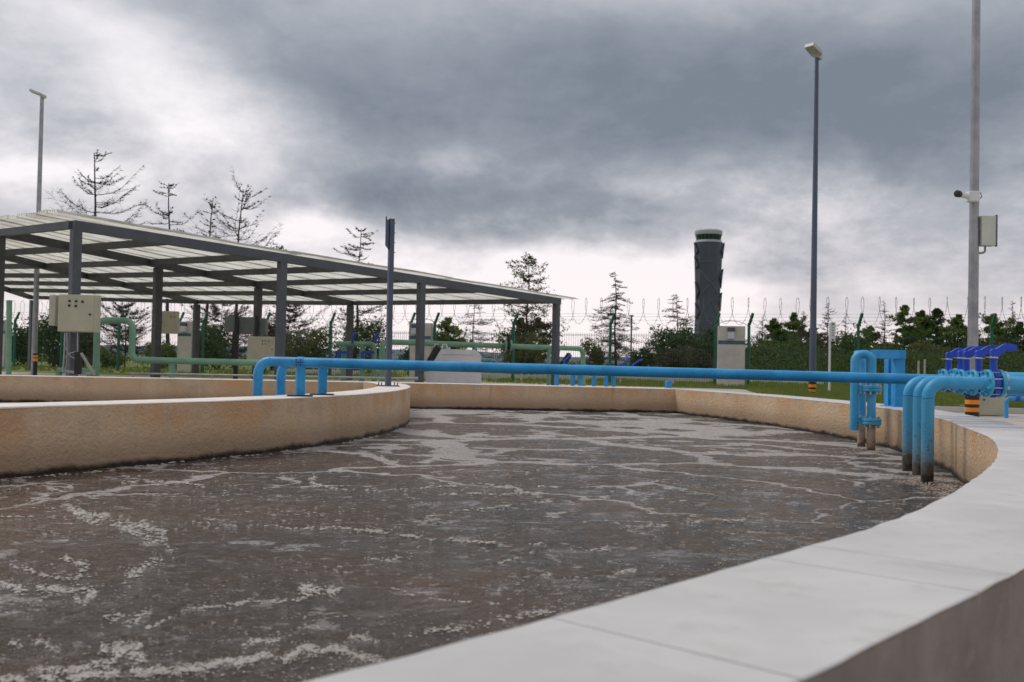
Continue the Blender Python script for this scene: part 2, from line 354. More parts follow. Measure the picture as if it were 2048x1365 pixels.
def copy_tree(o, parent=None):
    c = o.copy(); COL.objects.link(c)
    if parent: c.parent = parent
    for ch in o.children: copy_tree(ch, c)
    return c
def spline(pts, step):
    pts = [V(p) for p in pts]; out = []
    P = [pts[0]*2-pts[1]]+pts+[pts[-1]*2-pts[-2]]
    for i in range(1, len(P)-2):
        L = (P[i+1]-P[i]).length; n = max(1, int(L/step))
        for k in range(n):
            u = k/n; a, b, c, d = P[i-1], P[i], P[i+1], P[i+2]
            out.append(.5*((2*b)+(c-a)*u+(2*a-5*b+4*c-d)*u*u+(3*b-a-3*c+d)*u**3))
    return out+[pts[-1]]
# ------------------------------------------------------------------ the tank
ZR, ZW = .32, -.09
CORNER = V((2.80, 17.10))
rim_in = [CORNER, V((3.62, 13.9)), V((3.93, 10.8)), V((3.62, 8.45)), V((3.33, 7.42)), V((2.98, 6.25)), V((2.62, 5.38)), V((2.22, 4.58)), V((1.86, 3.95)), V((1.42, 3.24)), V((1.00, 2.64)), V((.61, 2.18)), V((.30, 1.83)), V((.02, 1.52)), V((-.2, 1.29)), V((-1.3, .18)), V((-4, -2.6)), V((-9, -7.6))]
rim = spline([V((p.x, p.y, 0)) for p in rim_in], .14)
def offs(path, d):
    out = []
    for i, p in enumerate(path):
        q = (path[min(i+1, len(path)-1)]-path[max(i-1, 0)]).normalized(); out.append(p+V((-q.y, q.x, 0))*d)
    return out
def wallmesh(path, th, zt, zb_in, zb_out, jit=.0):
    """th measured to the left of travel; returns body"""
    mb = MB(); o = offs(path, th); n = len(path); vs = []
    for i in range(n):
        z = zt(path[i]) if callable(zt) else zt
        for q in ((path[i], zb_in), (path[i], z), (o[i], z), (o[i], zb_out)): vs.append(V((q[0].x, q[0].y, q[1])))
    mb.v = vs
    for i in range(n-1):
        for k in range(3): mb.f.append((4*i+k, 4*i+k+1, 4*i+k+5, 4*i+k+4)); mb.mi.append(1 if k == 2 else 0)
    return mb
def coping(path, th, zt, over=.0015, tk=.010, cut=None):
    """thin painted cap, ragged along both edges"""
    mb = MB(); a = offs(path, -over); b = offs(path, th+over); n = len(path); vs = []
    for i in range(n):
        z = (zt(path[i]) if callable(zt) else zt)+.003; j = noise.noise(path[i]*9)*.007; j2 = noise.noise(path[i]*7+V((5, 5, 5)))*.004; e = noise.noise(path[i]*1.7)*.0012
        u = (b[i]-a[i]).normalized()
        A = a[i]+u*j; B = b[i]+u*j2
        for p, zz in ((A, z-tk+j), (A, z-.005), (A+u*.006, z+e), (B-u*.003, z+e), (B, z-.002), (B, z-.0035)): vs.append(V((p.x, p.y, zz)))
    mb.v = vs
    for i in range(n-1):
        for k in range(5): mb.f.append((6*i+k, 6*i+k+1, 6*i+k+7, 6*i+k+6)); mb.mi.append(0)
    mb.f += [tuple(range(6)), tuple(reversed(range(6*n-6, 6*n)))]; mb.mi += [0, 0]
    return mb
TW = .42
fine = spline([V((p.x, p.y, 0)) for p in rim_in], .035)
tw = thing('tank_wall', 'low curved concrete rim wall with pale painted top sweeping round the right side and foreground of the foaming tank', 'tank wall', (2.8, 17.1, 0))
part('wall_body', wallmesh(rim, TW, ZR-.004, -1.2, -.2), ['render_tan', 'render_grey'], tw, True)
cuts = []
for a in (on(1120, 1237, ZR), on(1545, 1122, ZR)):
    cuts.append(min(range(len(fine)), key=lambda i: (fine[i]-V((a.x, a.y, 0))).length))
cuts = sorted([0]+cuts+[int(len(fine)*q) for q in (.16, .31, .44, .53)]+[len(fine)-1])
for a, b in zip(cuts, cuts[1:]):
    if b-a < 3: continue
    seg = fine[a:b+1][:]
    if a: seg[0] = seg[0].lerp(seg[1], .05)
    if b < len(fine)-1: seg[-1] = seg[-1].lerp(seg[-2], .05)
    part('coping_slab', coping(seg, TW, ZR), 'coping_paint', tw, True)
# straight back wall
zb = lambda p: .338 if p.x < -1 else .338-.018*(p.x+1)/3.8
bx0, bx1 = -18.0, CORNER.x
yb = lambda x: 17.10-.07*(bx1-x)
backp = [V((bx1+TW*.95, yb(bx1)+.02, 0))]+[V((bx1-(bx1-bx0)*i/60, yb(bx1-(bx1-bx0)*i/60), 0)) for i in range(0, 61)]
bwp = list(reversed(backp[1:]))
bw = thing('tank_back_wall', 'long straight concrete wall closing the back of the foaming tank, tan render stained dark at the waterline', 'tank wall', (-2, 16.8, 0))
part('wall_body', wallmesh(bwp, .40, lambda p: zb(p)-.004, -1.2, -.2), ['render_tan', 'render_tan'], bw, True)
part('coping_slab', coping([p for p in bwp], .40, zb), 'coping_sunlit', bw, True)
# inner dividing wall of the left basin
zl = .366
lin = [V((-6.2, 2.2, 0)), V((-4.6, 4.35, 0)), V((-3.27, 6.42, 0)), V((-2.40, 7.85, 0)), V((-1.86, 9.0, 0)), V((-1.53, 10.1, 0)), V((-1.36, 11.2, 0)), V((-1.30, 12.2, 0)), V((-1.33, 13.2, 0)), V((-1.45, 14.2, 0)), V((-1.62, 15.2, 0)), V((-1.85, 16.1, 0)), V((-2.05, 16.72, 0))]
lf = spline(lin, .09)
iw = thing('tank_inner_wall', 'curved tan dividing wall on the left with pale top carrying two pipe supports and a square post', 'tank wall', (-3.3, 6.4, 0))
zi = lambda p: zl if p.y < 13 else zl-(zl-.343)*(p.y-13)/3.7
part('wall_body', wallmesh(lf, .42, lambda p: zi(p)-.004, -1.2, -1.2), ['render_tan', 'render_tan'], iw, True)
part('coping_slab', coping(lf, .42, zi), 'coping_sunlit', iw, True)
# water: a rippled sheet running under the walls
mb = MB(); nx, ny = 330, 420
xs = [-13+17.6*i/nx for i in range(nx+1)]; ys = [-7+24.3*((j/ny)) for j in range(ny+1)]
mb.v = [V((x, y, ZW+.008*noise.noise(V((x*2.2, y*3.0, 0)))+.004*noise.noise(V((x*7, y*9, 3))))) for y in ys for x in xs]
mb.f = [(j*(nx+1)+i, j*(nx+1)+i+1, (j+1)*(nx+1)+i+1, (j+1)*(nx+1)+i) for j in range(ny) for i in range(nx)]; mb.mi = [0]*len(mb.f)
struct('water', mb, 'sludge_water', smooth=True)
# froth heaped where the drop pipes stir the surface and along the near wall
def froth(spots):
    mb = MB()
    for (c, rx, ry, n, sz) in spots:
        for _ in range(n):
            a = random.random()*2*PI; q = math.sqrt(random.random()); p = V((c.x+math.cos(a)*q*rx, c.y+math.sin(a)*q*ry, ZW+.002)); s_ = sz*random.uniform(.4, 1.3)
            vs = [p+V((0, 0, s_*.55))]; k = 6
            for r_, h_ in ((.6, .4), (1, 0)):
                for i in range(k):
                    b = 2*PI*i/k; vs.append(p+V((math.cos(b)*s_*r_, math.sin(b)*s_*r_, s_*h_)))
            fs = [(0, 1+i, 1+(i+1) % k) for i in range(k)]+[(1+i, 1+k+i, 1+k+(i+1) % k, 1+(i+1) % k) for i in range(k)]
            mb.add(vs, fs)
    return mb
ma, t = newmat('froth'); P = gpos(t); c = t.mix(t.noise(P, 5, 4), (.31, .27, .22, 1), (.55, .51, .47, 1)); finish(t, c, .45, 0, t.noise(P, 190, 3), .7, .003, .5)
STREAKS = [([(111, 993), (158, 1028), (234, 1040), (328, 1064), (332, 1082), (281, 1093)], 11, 1.0), ([(150, 1030), (250, 1058), (300, 1076)], 9, .9), ([(0, 1034), (117, 1034)], 2, .6), ([(246, 967), (328, 962), (410, 976)], 3.5, .9),
 ([(381, 1043), (469, 1052), (586, 1055), (703, 1058), (791, 1072), (908, 1078)], 4, .8), ([(633, 946), (621, 967), (674, 979), (762, 982), (914, 973)], 3, .9), ([(808, 990), (861, 1014)], 3, .9),
 ([(879, 990), (1054, 987), (1101, 1005), (937, 1020), (850, 1034)], 3, .8), ([(937, 970), (1148, 976)], 2.5, .7), ([(0, 1169), (105, 1178), (190, 1185), (150, 1205)], 12, .8), ([(20, 1130), (90, 1150), (160, 1160)], 5, .5), ([(120, 1120), (175, 1135), (160, 1155)], 8, .9),
 ([(293, 1257), (375, 1222), (498, 1207), (615, 1198), (680, 1181)], 6, .7), ([(600, 1190), (672, 1184)], 15, 1.2), ([(0, 1360), (150, 1358), (293, 1348), (439, 1330), (557, 1310), (615, 1298), (732, 1316), (770, 1322)], 12, 1.3), ([(59, 1345), (205, 1327), (250, 1310)], 12, .9),
 ([(200, 1300), (293, 1325)], 20, .6), ([(230, 1290), (285, 1288)], 14, .7), ([(785, 1178), (867, 1201), (1000, 1208)], 3, .6), ([(750, 1066), (850, 1078), (1000, 1086)], 4, .7), ([(1060, 1092), (1150, 1102), (1230, 1100)], 4, .6), ([(730, 1120), (830, 1116)], 5, .5), ([(0, 962), (200, 944), (400, 920), (600, 902), (760, 872), (806, 852)], 2.2, .7),
 ([(1090, 1150), (1200, 1158), (1300, 1140)], 8, .6), ([(1000, 1235), (1100, 1222)], 9, .6), ([(850, 1265), (980, 1250)], 8, .5), ([(330, 1090), (350, 1120), (270, 1140), (250, 1160)], 14, .5), ([(200, 1245), (300, 1235)], 16, .3), ([(480, 1290), (560, 1280)], 10, .5), ([(640, 1270), (760, 1290)], 12, .5), ([(20, 1290), (120, 1300)], 18, .35), ([(1240, 1060), (1500, 1040)], 6, .4), ([(1000, 1130), (1060, 1110), (1080, 1090)], 5, .5)]
def streak_froth():
    mb = MB(); K = 7
    def blob(p, r):
        rx = r*random.uniform(.8, 1.9); ry = r*random.uniform(.7, 1.2); a0 = random.random()*6; h = r*random.uniform(.35, .7)
        vs = [p+V((random.uniform(-.2, .2)*rx, 0, h))]
        for q_, hh in ((.62, .72), (1.0, -.05)):
            for i in range(K):
                b = 2*PI*i/K+a0; j = random.uniform(.72, 1.22); vs.append(p+V((math.cos(b)*rx*q_*j, math.sin(b)*ry*q_*j, h*hh*random.uniform(.7, 1.2))))
        mb.add(vs, [(0, 1+i, 1+(i+1) % K) for i in range(K)]+[(1+i, 1+K+i, 1+K+(i+1) % K, 1+(i+1) % K) for i in range(K)])
    for pts, w_, dn in STREAKS:
        for (x0, y0), (x1, y1) in zip(pts, pts[1:]):
            L = math.hypot(x1-x0, y1-y0); n = int(L*w_*dn*.17)+3
            for _ in range(n):
                f_ = random.random(); x, y = x0+(x1-x0)*f_, y0+(y1-y0)*f_; wob = noise.noise(V((x*.02, y*.05, 7)))*w_*1.2
                g_ = random.gauss(0, 1)
                if noise.noise(V((x*.03, y*.06, 2)))+random.uniform(-.25, .25) < -.22: continue
                p = on(x+random.uniform(-4, 4), y+wob+g_*w_*.45, ZW); p.z = ZW+.001
                dd = p.y; blob(p, dd*random.uniform(.0007, .0021)*(1.0 if abs(g_) < 1 else .7))
    for _ in range(7500):
        px, py = random.uniform(-20, 1900), 880+485*random.random()**.8; p = on(px, py, ZW); p.z = ZW+.001
        g_ = noise.noise(V((p.x*1.3, p.y*1.3, 4)))+.5*noise.noise(V((p.x*4, p.y*4, 9)))
        if g_+random.uniform(-.35, .35) < .02: continue
        n = random.choice((1, 1, 1, 2, 4)); r = p.y*random.uniform(.0004, .0013)
        for _k in range(n): blob(p+V((random.uniform(-2.4, 2.4)*r, random.uniform(-1.5, 1.5)*r, 0)), r*random.uniform(.6, 1))
    return mb
ws = [(on(1875, 968, ZW), .32, .22, 330, .009), (on(1840, 956, ZW), .25, .15, 160, .008), (on(1735, 905, ZW), .25, .15, 120, .009), (on(1910, 985, ZW), .2, .3, 220, .009)]
struct('foam_clumps', streak_froth(), 'froth', kind='stuff', smooth=True)
struct('froth', froth(ws), 'froth_brown', kind='stuff', smooth=True)
# ------------------------------------------------------------------ ground with the tank cut out
hole = [V((p.x, p.y, 0)) for p in offs(rim, TW*.5)]
hole = hole[::6]+[hole[-1], V((-19, -7, 0)), V((-19, 15.9, 0))]+[V((bx1+.25, 17.35, 0))]
R_ = 4000; outer = [V((-R_, -60, 0)), V((R_, -60, 0)), V((R_, R_, 0)), V((-R_, R_, 0))]
tri = tessellate_polygon([outer, hole]); mb = MB(); mb.v = outer+hole; mb.f = [tuple(x) for x in tri]; mb.mi = [0]*len(mb.f)
struct('ground', mb, 'ground_grass')
out2 = [V((12, -8, 0)), V((14, 16.6, 0)), V((5.4, 17.6, 0)), V((6.2, 22, 0)), V((7.4, 32.0, 0)), V((0, 34.5, 0)), V((-10, 33.5, 0)), V((-34, 42, 0)), V((-34, 12, 0)), V((-22, 12, 0)), V((-22, -9, 0)), V((-9.5, -9, 0))]
tri = tessellate_polygon([out2, hole]); mb = MB(); mb.v = [p+V((0, 0, .004)) for p in out2+hole]; mb.f = [tuple(x) for x in tri]; mb.mi = [0]*len(mb.f)
struct('pavement', mb, 'apron')
mb = MB(); mb.bar(V((14, 16.75, .1)), V((6.2, 17.55, .1)), .12, .1); struct('kerb_edge', mb, 'kerb')
for a, b in ((on(940, 757, 0), on(1436, 768, 0)), (on(1500, 769, 0), on(1640, 774, 0)), (on(560, 747, 0), on(720, 751, 0))):
    mb = MB(); mb.bar(V((a.x, a.y, .2)), V((b.x, b.y, .2)), .5, .2); struct('kerb_line', mb, 'kerb')
# distant low hills behind the left
mb = MB(); n = 90; top = []
for i in range(n+1):
    X = -2600+5400*i/n; top.append(V((X, 3300, 30+26*noise.noise(V((X*.0016, 0, 1)))+8*noise.noise(V((X*.008, 3, 1))))))
mb.v = [V((p.x, 2500, -1)) for p in top]+top+[V((p.x, 3950, -1)) for p in top]
for i in range(n):
    for k in (0, n+1): mb.f.append((k+i, k+i+1, k+n+2+i, k+n+1+i)); mb.mi.append(0)
struct('hills', mb, 'hill', smooth=True)
# ------------------------------------------------------------------ long twin pipes and the right-hand manifold
RP = .0445
def collar(mb, p, ax, r): mb.disc(p, ax, r*1.035, .008, 20)
def zpx(px, py, y): return at(px, py, y).z
def ptube(path, r=RP, br=.115, n=20):
    mb = MB(); pp = bend(path, br); mb.tube(pp, r, n)
    for i in range(1, len(path)-1):
        a = (V(path[i-1])-V(path[i])).normalized(); b = (V(path[i+1])-V(path[i])).normalized(); tl = br/math.tan(a.angle(b)/2)
        collar(mb, V(path[i])+a*tl, a, r); collar(mb, V(path[i])+b*tl, b, r)
    return mb
LEVER = [(-40, 0), (-42, -70), (-25, -88), (25, -95), (70, -125), (110, -150), (150, -160), (215, -158), (272, -146), (278, -100), (262, -88), (255, -72), (225, -84), (180, -92), (150, -84), (110, -48), (70, -12), (40, 6)]
def make_valve(loc, s=1.0, body='royal_blue', group='butterfly valves'):
    v_ = thing('butterfly_valve', 'x', 'valve', loc, group); L = V(loc)
    mb = MB(); mb.disc(L, (1, 0, 0), .082*s, .046*s, 28); mb.box(L+V((0, 0, -.088*s)), (.03*s, .03*s, .03*s))
    for a in (45, 135, 225, 315): mb.box(L+V((0, math.cos(math.radians(a))*.085*s, math.sin(math.radians(a))*.085*s)), (.04*s, .026*s, .026*s))
    part('valve_body', mb, body, v_, True)
    for sx in (-1, 1):
        mb = MB(); mb.disc(L+V((sx*.046*s, 0, 0)), (1, 0, 0), .101*s, .026*s, 32)
        mb.tube([L+V((sx*.059*s, 0, 0)), L+V((sx*.085*s, 0, 0))], [.062*s, .047*s], 20)
        fl = part('flange', mb, 'blue_fitting', v_, True)
        for k in range(8):
            a = PI/8+k*PI/4; c = L+V((0, math.cos(a)*.084*s, math.sin(a)*.084*s)); mb = MB()
            mb.tube([c+V((sx*.060*s, 0, 0)), c+V((sx*.078*s, 0, 0))], .013*s, 6)
            if sx > 0: mb.tube([c+V((-.03*s, 0, 0)), c+V((.03*s, 0, 0))], .0055*s, 6)
            part('bolt', mb, 'blue_fitting' if sx < 0 else 'zinc', fl)
    mb = MB(); mb.tube([L+V((0, 0, .07*s)), L+V((0, 0, .105*s)), L+V((0, 0, .112*s)), L+V((0, 0, .185*s))], [  .029*s, .024*s, .0245*s, .0245*s], 16); part('neck', mb, body, v_, True)
    mb = MB(); mb.disc(L+V((0, 0, .188*s)), (0, 0, 1), .030*s, .012*s, 16); mb.box(L+V((-.02*s, 0, .190*s)), (.075*s, .03*s, .006*s)); part('top_plate', mb, 'zinc', v_)
    mb = MB(); k = .00060*s; mb.prism([(x*k, -z*k+.196*s) for x, z in LEVER], -.016*s, .016*s, lambda p: L+p)
    mb.box(L+V((.115*s, 0, .243*s)), (.045*s, .024*s, .018*s)); part('lever', mb, body, v_)
    return v_
YS = [7.30, 7.75, 8.06, 8.47, 8.90]; VX = [1987, 1957, 1933, 1921, 1897]
AZ = [at(1900, 765.5, YS[0]).z, at(1880, 764.0, YS[1]).z, at(1860, 763, YS[2]).z, at(1860, 760, YS[3]).z, at(1860, 760.5, YS[4]).z]
VV = [at(VX[k], 760, YS[k]).x for k in range(5)]
DX = [on(1857, 965, ZW).x+.0, on(1837, 951, ZW).x-.0, on(1818, 943, ZW).x]
vl = ['royal blue lever valve on the nearest pale blue pipe, rightmost of the five valves', 'royal blue lever valve second from the right, just left of the nearest valve', 'royal blue lever valve partly hidden in the middle of the five', 'royal blue lever valve second from the left in the row of five', 'royal blue lever valve leftmost and farthest of the five in the row']
v0 = None
dl = ['pale blue pipe nearest the camera bending down into the tank, grimy at its foot', 'middle of the three pale blue drop pipes beside the right wall', 'farthest of the three pale blue drop pipes beside the right wall, rusty patches low down']
for k in range(5):
    loc = V((VV[k], YS[k], AZ[k]))
    if v0 is None: v0 = make_valve(loc); vv = v0
    else: vv = copy_tree(v0); vv.location = loc
    vv['label'] = vl[k]
    vx = VV[k]-.08
    if k < 3:
        bx = DX[k]
        path = [V((bx, YS[k], -.5)), V((bx, YS[k], AZ[k])), V((vx, YS[k], AZ[k]))]
        p_ = thing('drop_pipe', dl[k], 'pipe', (bx, YS[k], 0), 'blue drop pipes at the right wall')
        mb = MB(); mb.tube([path[0], V((bx, YS[k], AZ[k]-.115))], RP, 22); collar(mb, V((bx, YS[k], AZ[k]-.115)), (0, 0, 1), RP); part('dip_leg', mb, 'blue_drop', p_, True)
        mb = ptube([V((bx, YS[k], AZ[k]-.116)), V((bx, YS[k], AZ[k])), V((vx, YS[k], AZ[k]))], br=.1145, n=22); part('elbow_run', mb, 'blue_pipe_light', p_, True)
        mb = ptube([V((VV[k]+.08, YS[k], AZ[k])), V((5.4, YS[k], AZ[k])), V((5.4, YS[k], -.02))]); part('feed_run', mb, 'blue_pipe_light', p_, True)
# twin long pipes
for k, (dpx, dy, y2, z2, lab) in enumerate([(516, 9.28, YS[3], AZ[3], 'long bright blue pipe crossing the whole tank, strapped by a clamp to its left support'),
                                            (562, 9.72, YS[4], AZ[4], 'second long blue pipe just behind the front one, its end bend showing lower')]):
    zA = at(dpx+30, 723.0+3*k, dy).z; xa = at(dpx, 760, dy).x
    p_ = thing('long_pipe', lab, 'pipe', (xa, dy, 0), 'twin long blue pipes')
    A = V((xa, dy, -.5)); Bp = V((xa, dy, zA)); E_ = V((VV[3+k]-.08, y2, z2))
    mb = ptube([V((xa, dy, -.45)), Bp, E_], br=.115); part('pipe_run', mb, 'blue_pipe', p_, True)
    mb = ptube([V((VV[3+k]+.08, y2, z2)), V((5.4, y2, z2)), V((5.4, y2, -.02))]); part('feed_run', mb, 'blue_pipe_light', p_, True)
    # support leg on the dividing wall
    sx, sy = ((600, 793), (644, 788.5))[k]; g = on(sx, sy, zl+.004); f_ = (g.x-xa)/(E_.x-xa)
    py_ = dy+(E_.y-dy)*f_; pz = zA+(E_.z-zA)*f_
    g = at(sx, sy, py_+.0); c = V((g.x, py_, zl+.004))
    s_ = thing('pipe_support', ['square blue pipe support with a strap clamp, left of the two on the dividing wall', 'square blue pipe support without a clamp, right of the two on the dividing wall'][k], 'pipe support', c, 'pipe supports on the dividing wall')
    mb = MB(); mb.bbox(c+V((0, 0, .005)), (.225, .2, .010), .002, .15); part('base_plate', mb, 'black', s_)
    mb = MB(); mb.bbox(V((c.x, c.y, (c.z+pz-.02)/2+.004)), (.075, .075, pz-.02-c.z), .004, .42); part('leg', mb, 'blue_pipe', s_)
    if k == 0:
        mb = MB(); mb.disc(V((c.x, c.y, pz)), (1, -.1, 0), RP*1.12, .06, 28); mb.box(V((c.x-.01, c.y-.056, pz+.008)), (.075, .03, .012)); mb.box(V((c.x-.01, c.y-.056, pz-.012)), (.075, .03, .008)); cl = part('clamp', mb, 'blue_pipe', s_, True)
        mb = MB()
        for q in (-1, 1): mb.cyl(V((c.x-.01+q*.02, c.y-.062, pz-.03)), V((c.x-.01+q*.02, c.y-.062, pz+.028)), .006, 6)
        part('bolt', mb, 'dark_navy', cl)
# header main behind the feeds
hd = thing('header_main', 'large pale blue header pipe at the right edge behind the valves', 'pipe', (4.6, 9.35, 0))
hx = at(2011, 760, 9.35).x; hz = at(2030, 768, 9.35).z
mb = MB(); mb.tube([V((hx-.02, 9.35, hz)), V((hx, 9.35, hz)), V((9, 9.35, hz))], [.085, .108, .108], 28); part('pipe_run', mb, 'blue_pipe_light', hd, True)
for x in (4.9, 7.2):
    mb = MB(); mb.box(V((x, 9.35, (hz-.1)/2)), (.1, .1, hz-.1)); part('leg', mb, 'blue_fitting', hd)
# inverted-U pipes with flanges over the wall
def ubend(rx, ry, lx, label, ybot, lowz):
    zt = at(1725, 709, 10.2).z; base = V((rx, ry, 0)); u = thing('return_pipe', label, 'pipe', base, 'inverted U pipes at the wall')
    zf = at(1742, 843, 10.15).z; zu = at(1742, 777, 10.15).z
    mb = ptube([V((rx, ry, zf+.03)), V((rx, ry, zt)), V((lx, ry+.05, zt)), V((lx, ry+.05, lowz))], r=.043, br=.075); part('bend', mb, 'blue_pipe_light', u, True)
    for z in (zu, zf):
        for q in (-1, 1):
            mb = MB(); mb.disc(V((rx, ry, z+q*.0155)), (0, 0, 1), .098, .029, 30); fl = part('flange', mb, 'blue_fitting', u, True)
            if q < 0:
                mb = MB()
                for i in range(8):
                    a = i*PI/4+.3; c = V((rx+math.cos(a)*.078, ry+math.sin(a)*.078, z)); mb.tube([c+V((0, 0, -.060)), c+V((0, 0, .048))], .010, 6)
                part('bolt', mb, 'zinc', fl)
    mb = MB(); mb.tube([V((rx, ry, zf-.03)), V((rx, ry, -.5))], .042, 20); part('dip_leg', mb, 'pale_drop', u, True)
    return u
p1 = on(1738, 901, ZW); p2 = on(1719, 893, ZW)
ubend(at(1743, 800, 10.1).x, 10.1, at(1709, 800, 10.15).x, 'front inverted U pipe with double flanges and a stained pale lower leg', 0, at(1706, 861, 10.15).z)
ubend(at(1723.5, 800, 10.5).x, 10.5, at(1711, 800, 10.55).x, 'rear inverted U pipe, its flange showing left of the front one', 0, at(1706, 800, 10.55).z)
# blue portal bracket on the wall
g1 = at(1795.5, 812, 10.75); g2 = at(1781, 811, 10.93)
pb = thing('pipe_bracket', 'blue square tube portal bracket standing on the right wall behind the U pipes', 'pipe support', (g1.x, g1.y, ZR))
zt = at(1790, 701, 10.75).z
mb = MB(); mb.bbox(V((g1.x, g1.y, (ZR+zt)/2)), (.108, .100, zt-ZR-.01), .003, .1); part('leg', mb, 'blue_pipe', pb)
mb = MB(); mb.bbox(V((g2.x, g2.y, (ZR+zt-.09)/2)), (.108, .100, zt-ZR-.1), .003, .1); part('leg', mb, 'blue_pipe', pb)
xa = at(1749, 705, 10.6).x
mb = MB(); mb.bar(V((xa, 10.62, zt)), V((g1.x+.045, g1.y-.008, zt+.002)), .104, .092); part('crossbar', mb, 'blue_pipe', pb)
for g in (g1, g2):
    mb = MB(); mb.box(V((g.x, g.y, ZR+.008)), (.17, .17, .01)); part('base_plate', mb, 'blue_fitting', pb)
# square post at the tip of the dividing wall
g = on(776, 773, .368); pst = thing('square_post', 'tall slim dark grey square post bolted to the tip of the dividing wall', 'post', (g.x, g.y, .366))
zt = at(781, 438, g.y).z; wz = at(781, 492, g.y).z
mb = MB(); mb.bbox(V((g.x, g.y, (zt+.37)/2)), (.066, .066, zt-.37), .004, .5); part('shaft', mb, 'pole_blue_grey', pst)
mb = MB(); d_ = .05
mb.prism([(-.075, wz), (-.075, zt+.03), (-.067, zt+.03), (-.060, zt-.02), (-.030, zt-.02), (-.030, wz-.06)], g.y-.045, g.y+.03, lambda p: V((p.x+g.x, p.y, p.z))); part('channel', mb, 'pole_blue_grey', pst)
for i in range(4):
    mb = MB(); z = zt-.06-i*.13; mb.cyl(V((g.x+.03, g.y, z)), V((g.x+.058, g.y, z)), .006, 6); part('bolt', mb, 'zinc', pst)
mb = MB(); mb.box(V((g.x, g.y, .375)), (.27, .24, .012), .3); part('base_plate', mb, 'pole_blue_grey', pst)
for i in range(4):
    a = .3+PI/4+i*PI/2; mb = MB(); c = V((g.x+math.cos(a)*.15, g.y+math.sin(a)*.14, .37)); mb.cyl(c, c+V((0, 0, .05)), .008, 6); part('anchor_bolt', mb, 'black', pst)
# ------------------------------------------------------------------ poles
def stripes(parent, x, y, r, zlist):
    for z0, z1, mt in zlist:
        mb = MB(); mb.tube([V((x, y, z0)), V((x, y, z1))], r+(.003 if mt == 'orange' else 0), 28, True); part('stripe' if mt == 'orange' else 'sleeve', mb, mt, parent, True)
# lamp on the right
y = 24.2; b = at(1625, 760, y); lp = thing('street_lamp', 'tall blue grey street lamp right of the tower, black and orange bands at its foot', 'street lamp', (b.x, y, 0), 'street lamps')
zt = at(1635, 112, y).z
mb = MB(); mb.tube([V((b.x, y, 0)), V((b.x, y, zt))], [.085, .046], 18); part('pole', mb, 'pole_blue_grey', lp, True)
def zz(py, px, y): return at(px, py, y).z
st = [(0, zz(784.5, 1625, y), 'black'), (zz(784.5, 1625, y), zz(779, 1625, y), 'orange'), (zz(779, 1625, y), zz(775, 1625, y), 'black'), (zz(775, 1625, y), zz(769, 1625, y), 'orange'), (zz(769, 1625, y), zz(758, 1625, y), 'black')]
stripes(lp, b.x, y, .088, st)
def led_head(parent, c, L, wd, tk, ang, yaw, lens=True):
    M = Matrix.Rotation(yaw, 3, 'Z') @ Matrix.Rotation(ang, 3, 'Y')
    mb = MB()
    poly = [(0, -.4), (.12, -.5), (1, -.42), (1, .42), (.12, .5), (0, .4)]
    n = len(poly); vs = [V(c)+M @ V((-x*L, w_*wd, z)) for z in (-tk*.5, tk*.5) for x, w_ in poly]
    mb.add(vs, [tuple(range(n)), tuple(reversed(range(n, 2*n)))]+[(i, i+n, (i+1) % n+n, (i+1) % n) for i in range(n)])
    mb.box(V(c)+M @ V((.03, 0, -tk*.3)), (.16, .14, tk*1.5), rot=M)
    h = part('lamp_head', mb, 'lamp_body', parent)
    mb = MB(); mb.box(V(c)+M @ V((-L*.62, 0, -tk*.5-.006)), (L*.6, wd*.66, .012), rot=M); part('lens', mb, 'lamp_lens', h)
led_head(lp, (b.x+.02, y-.02, zt+.02), .40, .30, .085, math.radians(24), math.radians(38))
y = 30; b = at(75, 500, y); lp = thing('street_lamp', 'slim street lamp rising behind the canopy at the far left, head pointing left', 'street lamp', (b.x, y, 0), 'street lamps')
zt = at(82, 196, y).z
mb = MB(); mb.tube([V((b.x, y, 0)), V((b.x, y, zt))], [.085, .055], 16); part('pole', mb, 'galvanised', lp, True)
mb = MB(); mb.tube([V((b.x, y, zt)), V((b.x, y, zt+.10))], .04, 12); part('bracket', mb, 'steel_grey', lp, True)
led_head(lp, (b.x+.0, y, zt+.08), .36, .22, .06, math.radians(20), math.radians(10))
# camera mast
y = 16.0; b = at(1944.5, 800, y); cm = thing('camera_mast', 'thick galvanised mast near the right edge, black and orange bands round its foot', 'mast', (b.x, y, 0))
zj = at(1948, 462, y).z; zt = 6.9
mb = MB(); mb.tube([V((b.x, y, 0)), V((b.x, y, zj))], [.082, .076], 24); part('lower_pole', mb, 'galvanised', cm, True)
mb = MB(); mb.tube([V((b.x, y, zj-.01)), V((b.x, y, zj+.01)), V((b.x, y, zj+.012)), V((b.x, y, zt))], [.079, .079, .073, .062], 24); part('upper_pole', mb, 'galvanised', cm, True)
q = lambda py: zz(py, 1944, y)
stripes(cm, b.x, y, .106, [(0, q(824), 'black'), (q(824), q(815.4), 'orange'), (q(815.4), q(808.8), 'black'), (q(808.8), q(800), 'orange'), (q(800), q(776), 'black')])
cc = thing('security_camera', 'white bullet security camera clamped to the thick galvanised mast', 'camera', (b.x, y-.1, q(397)))
C0 = V((at(1940, 396, y-.1).x, y-.1, q(396)))
mb = MB(); mb.bbox(C0+V((.04, 0, 0)), (.17, .15, .17), .02); part('mount', mb, 'white', cc)
mb = MB(); e = V((at(1916, 396, y-.35).x, y-.35, q(396.5))); mb.tube([C0+V((-.02, 0, 0)), C0.lerp(e, .5)], [.05, .035], 14); mb.tube([C0.lerp(e, .35), e], [.042, .047], 18); bd = part('housing', mb, 'white', cc, True)
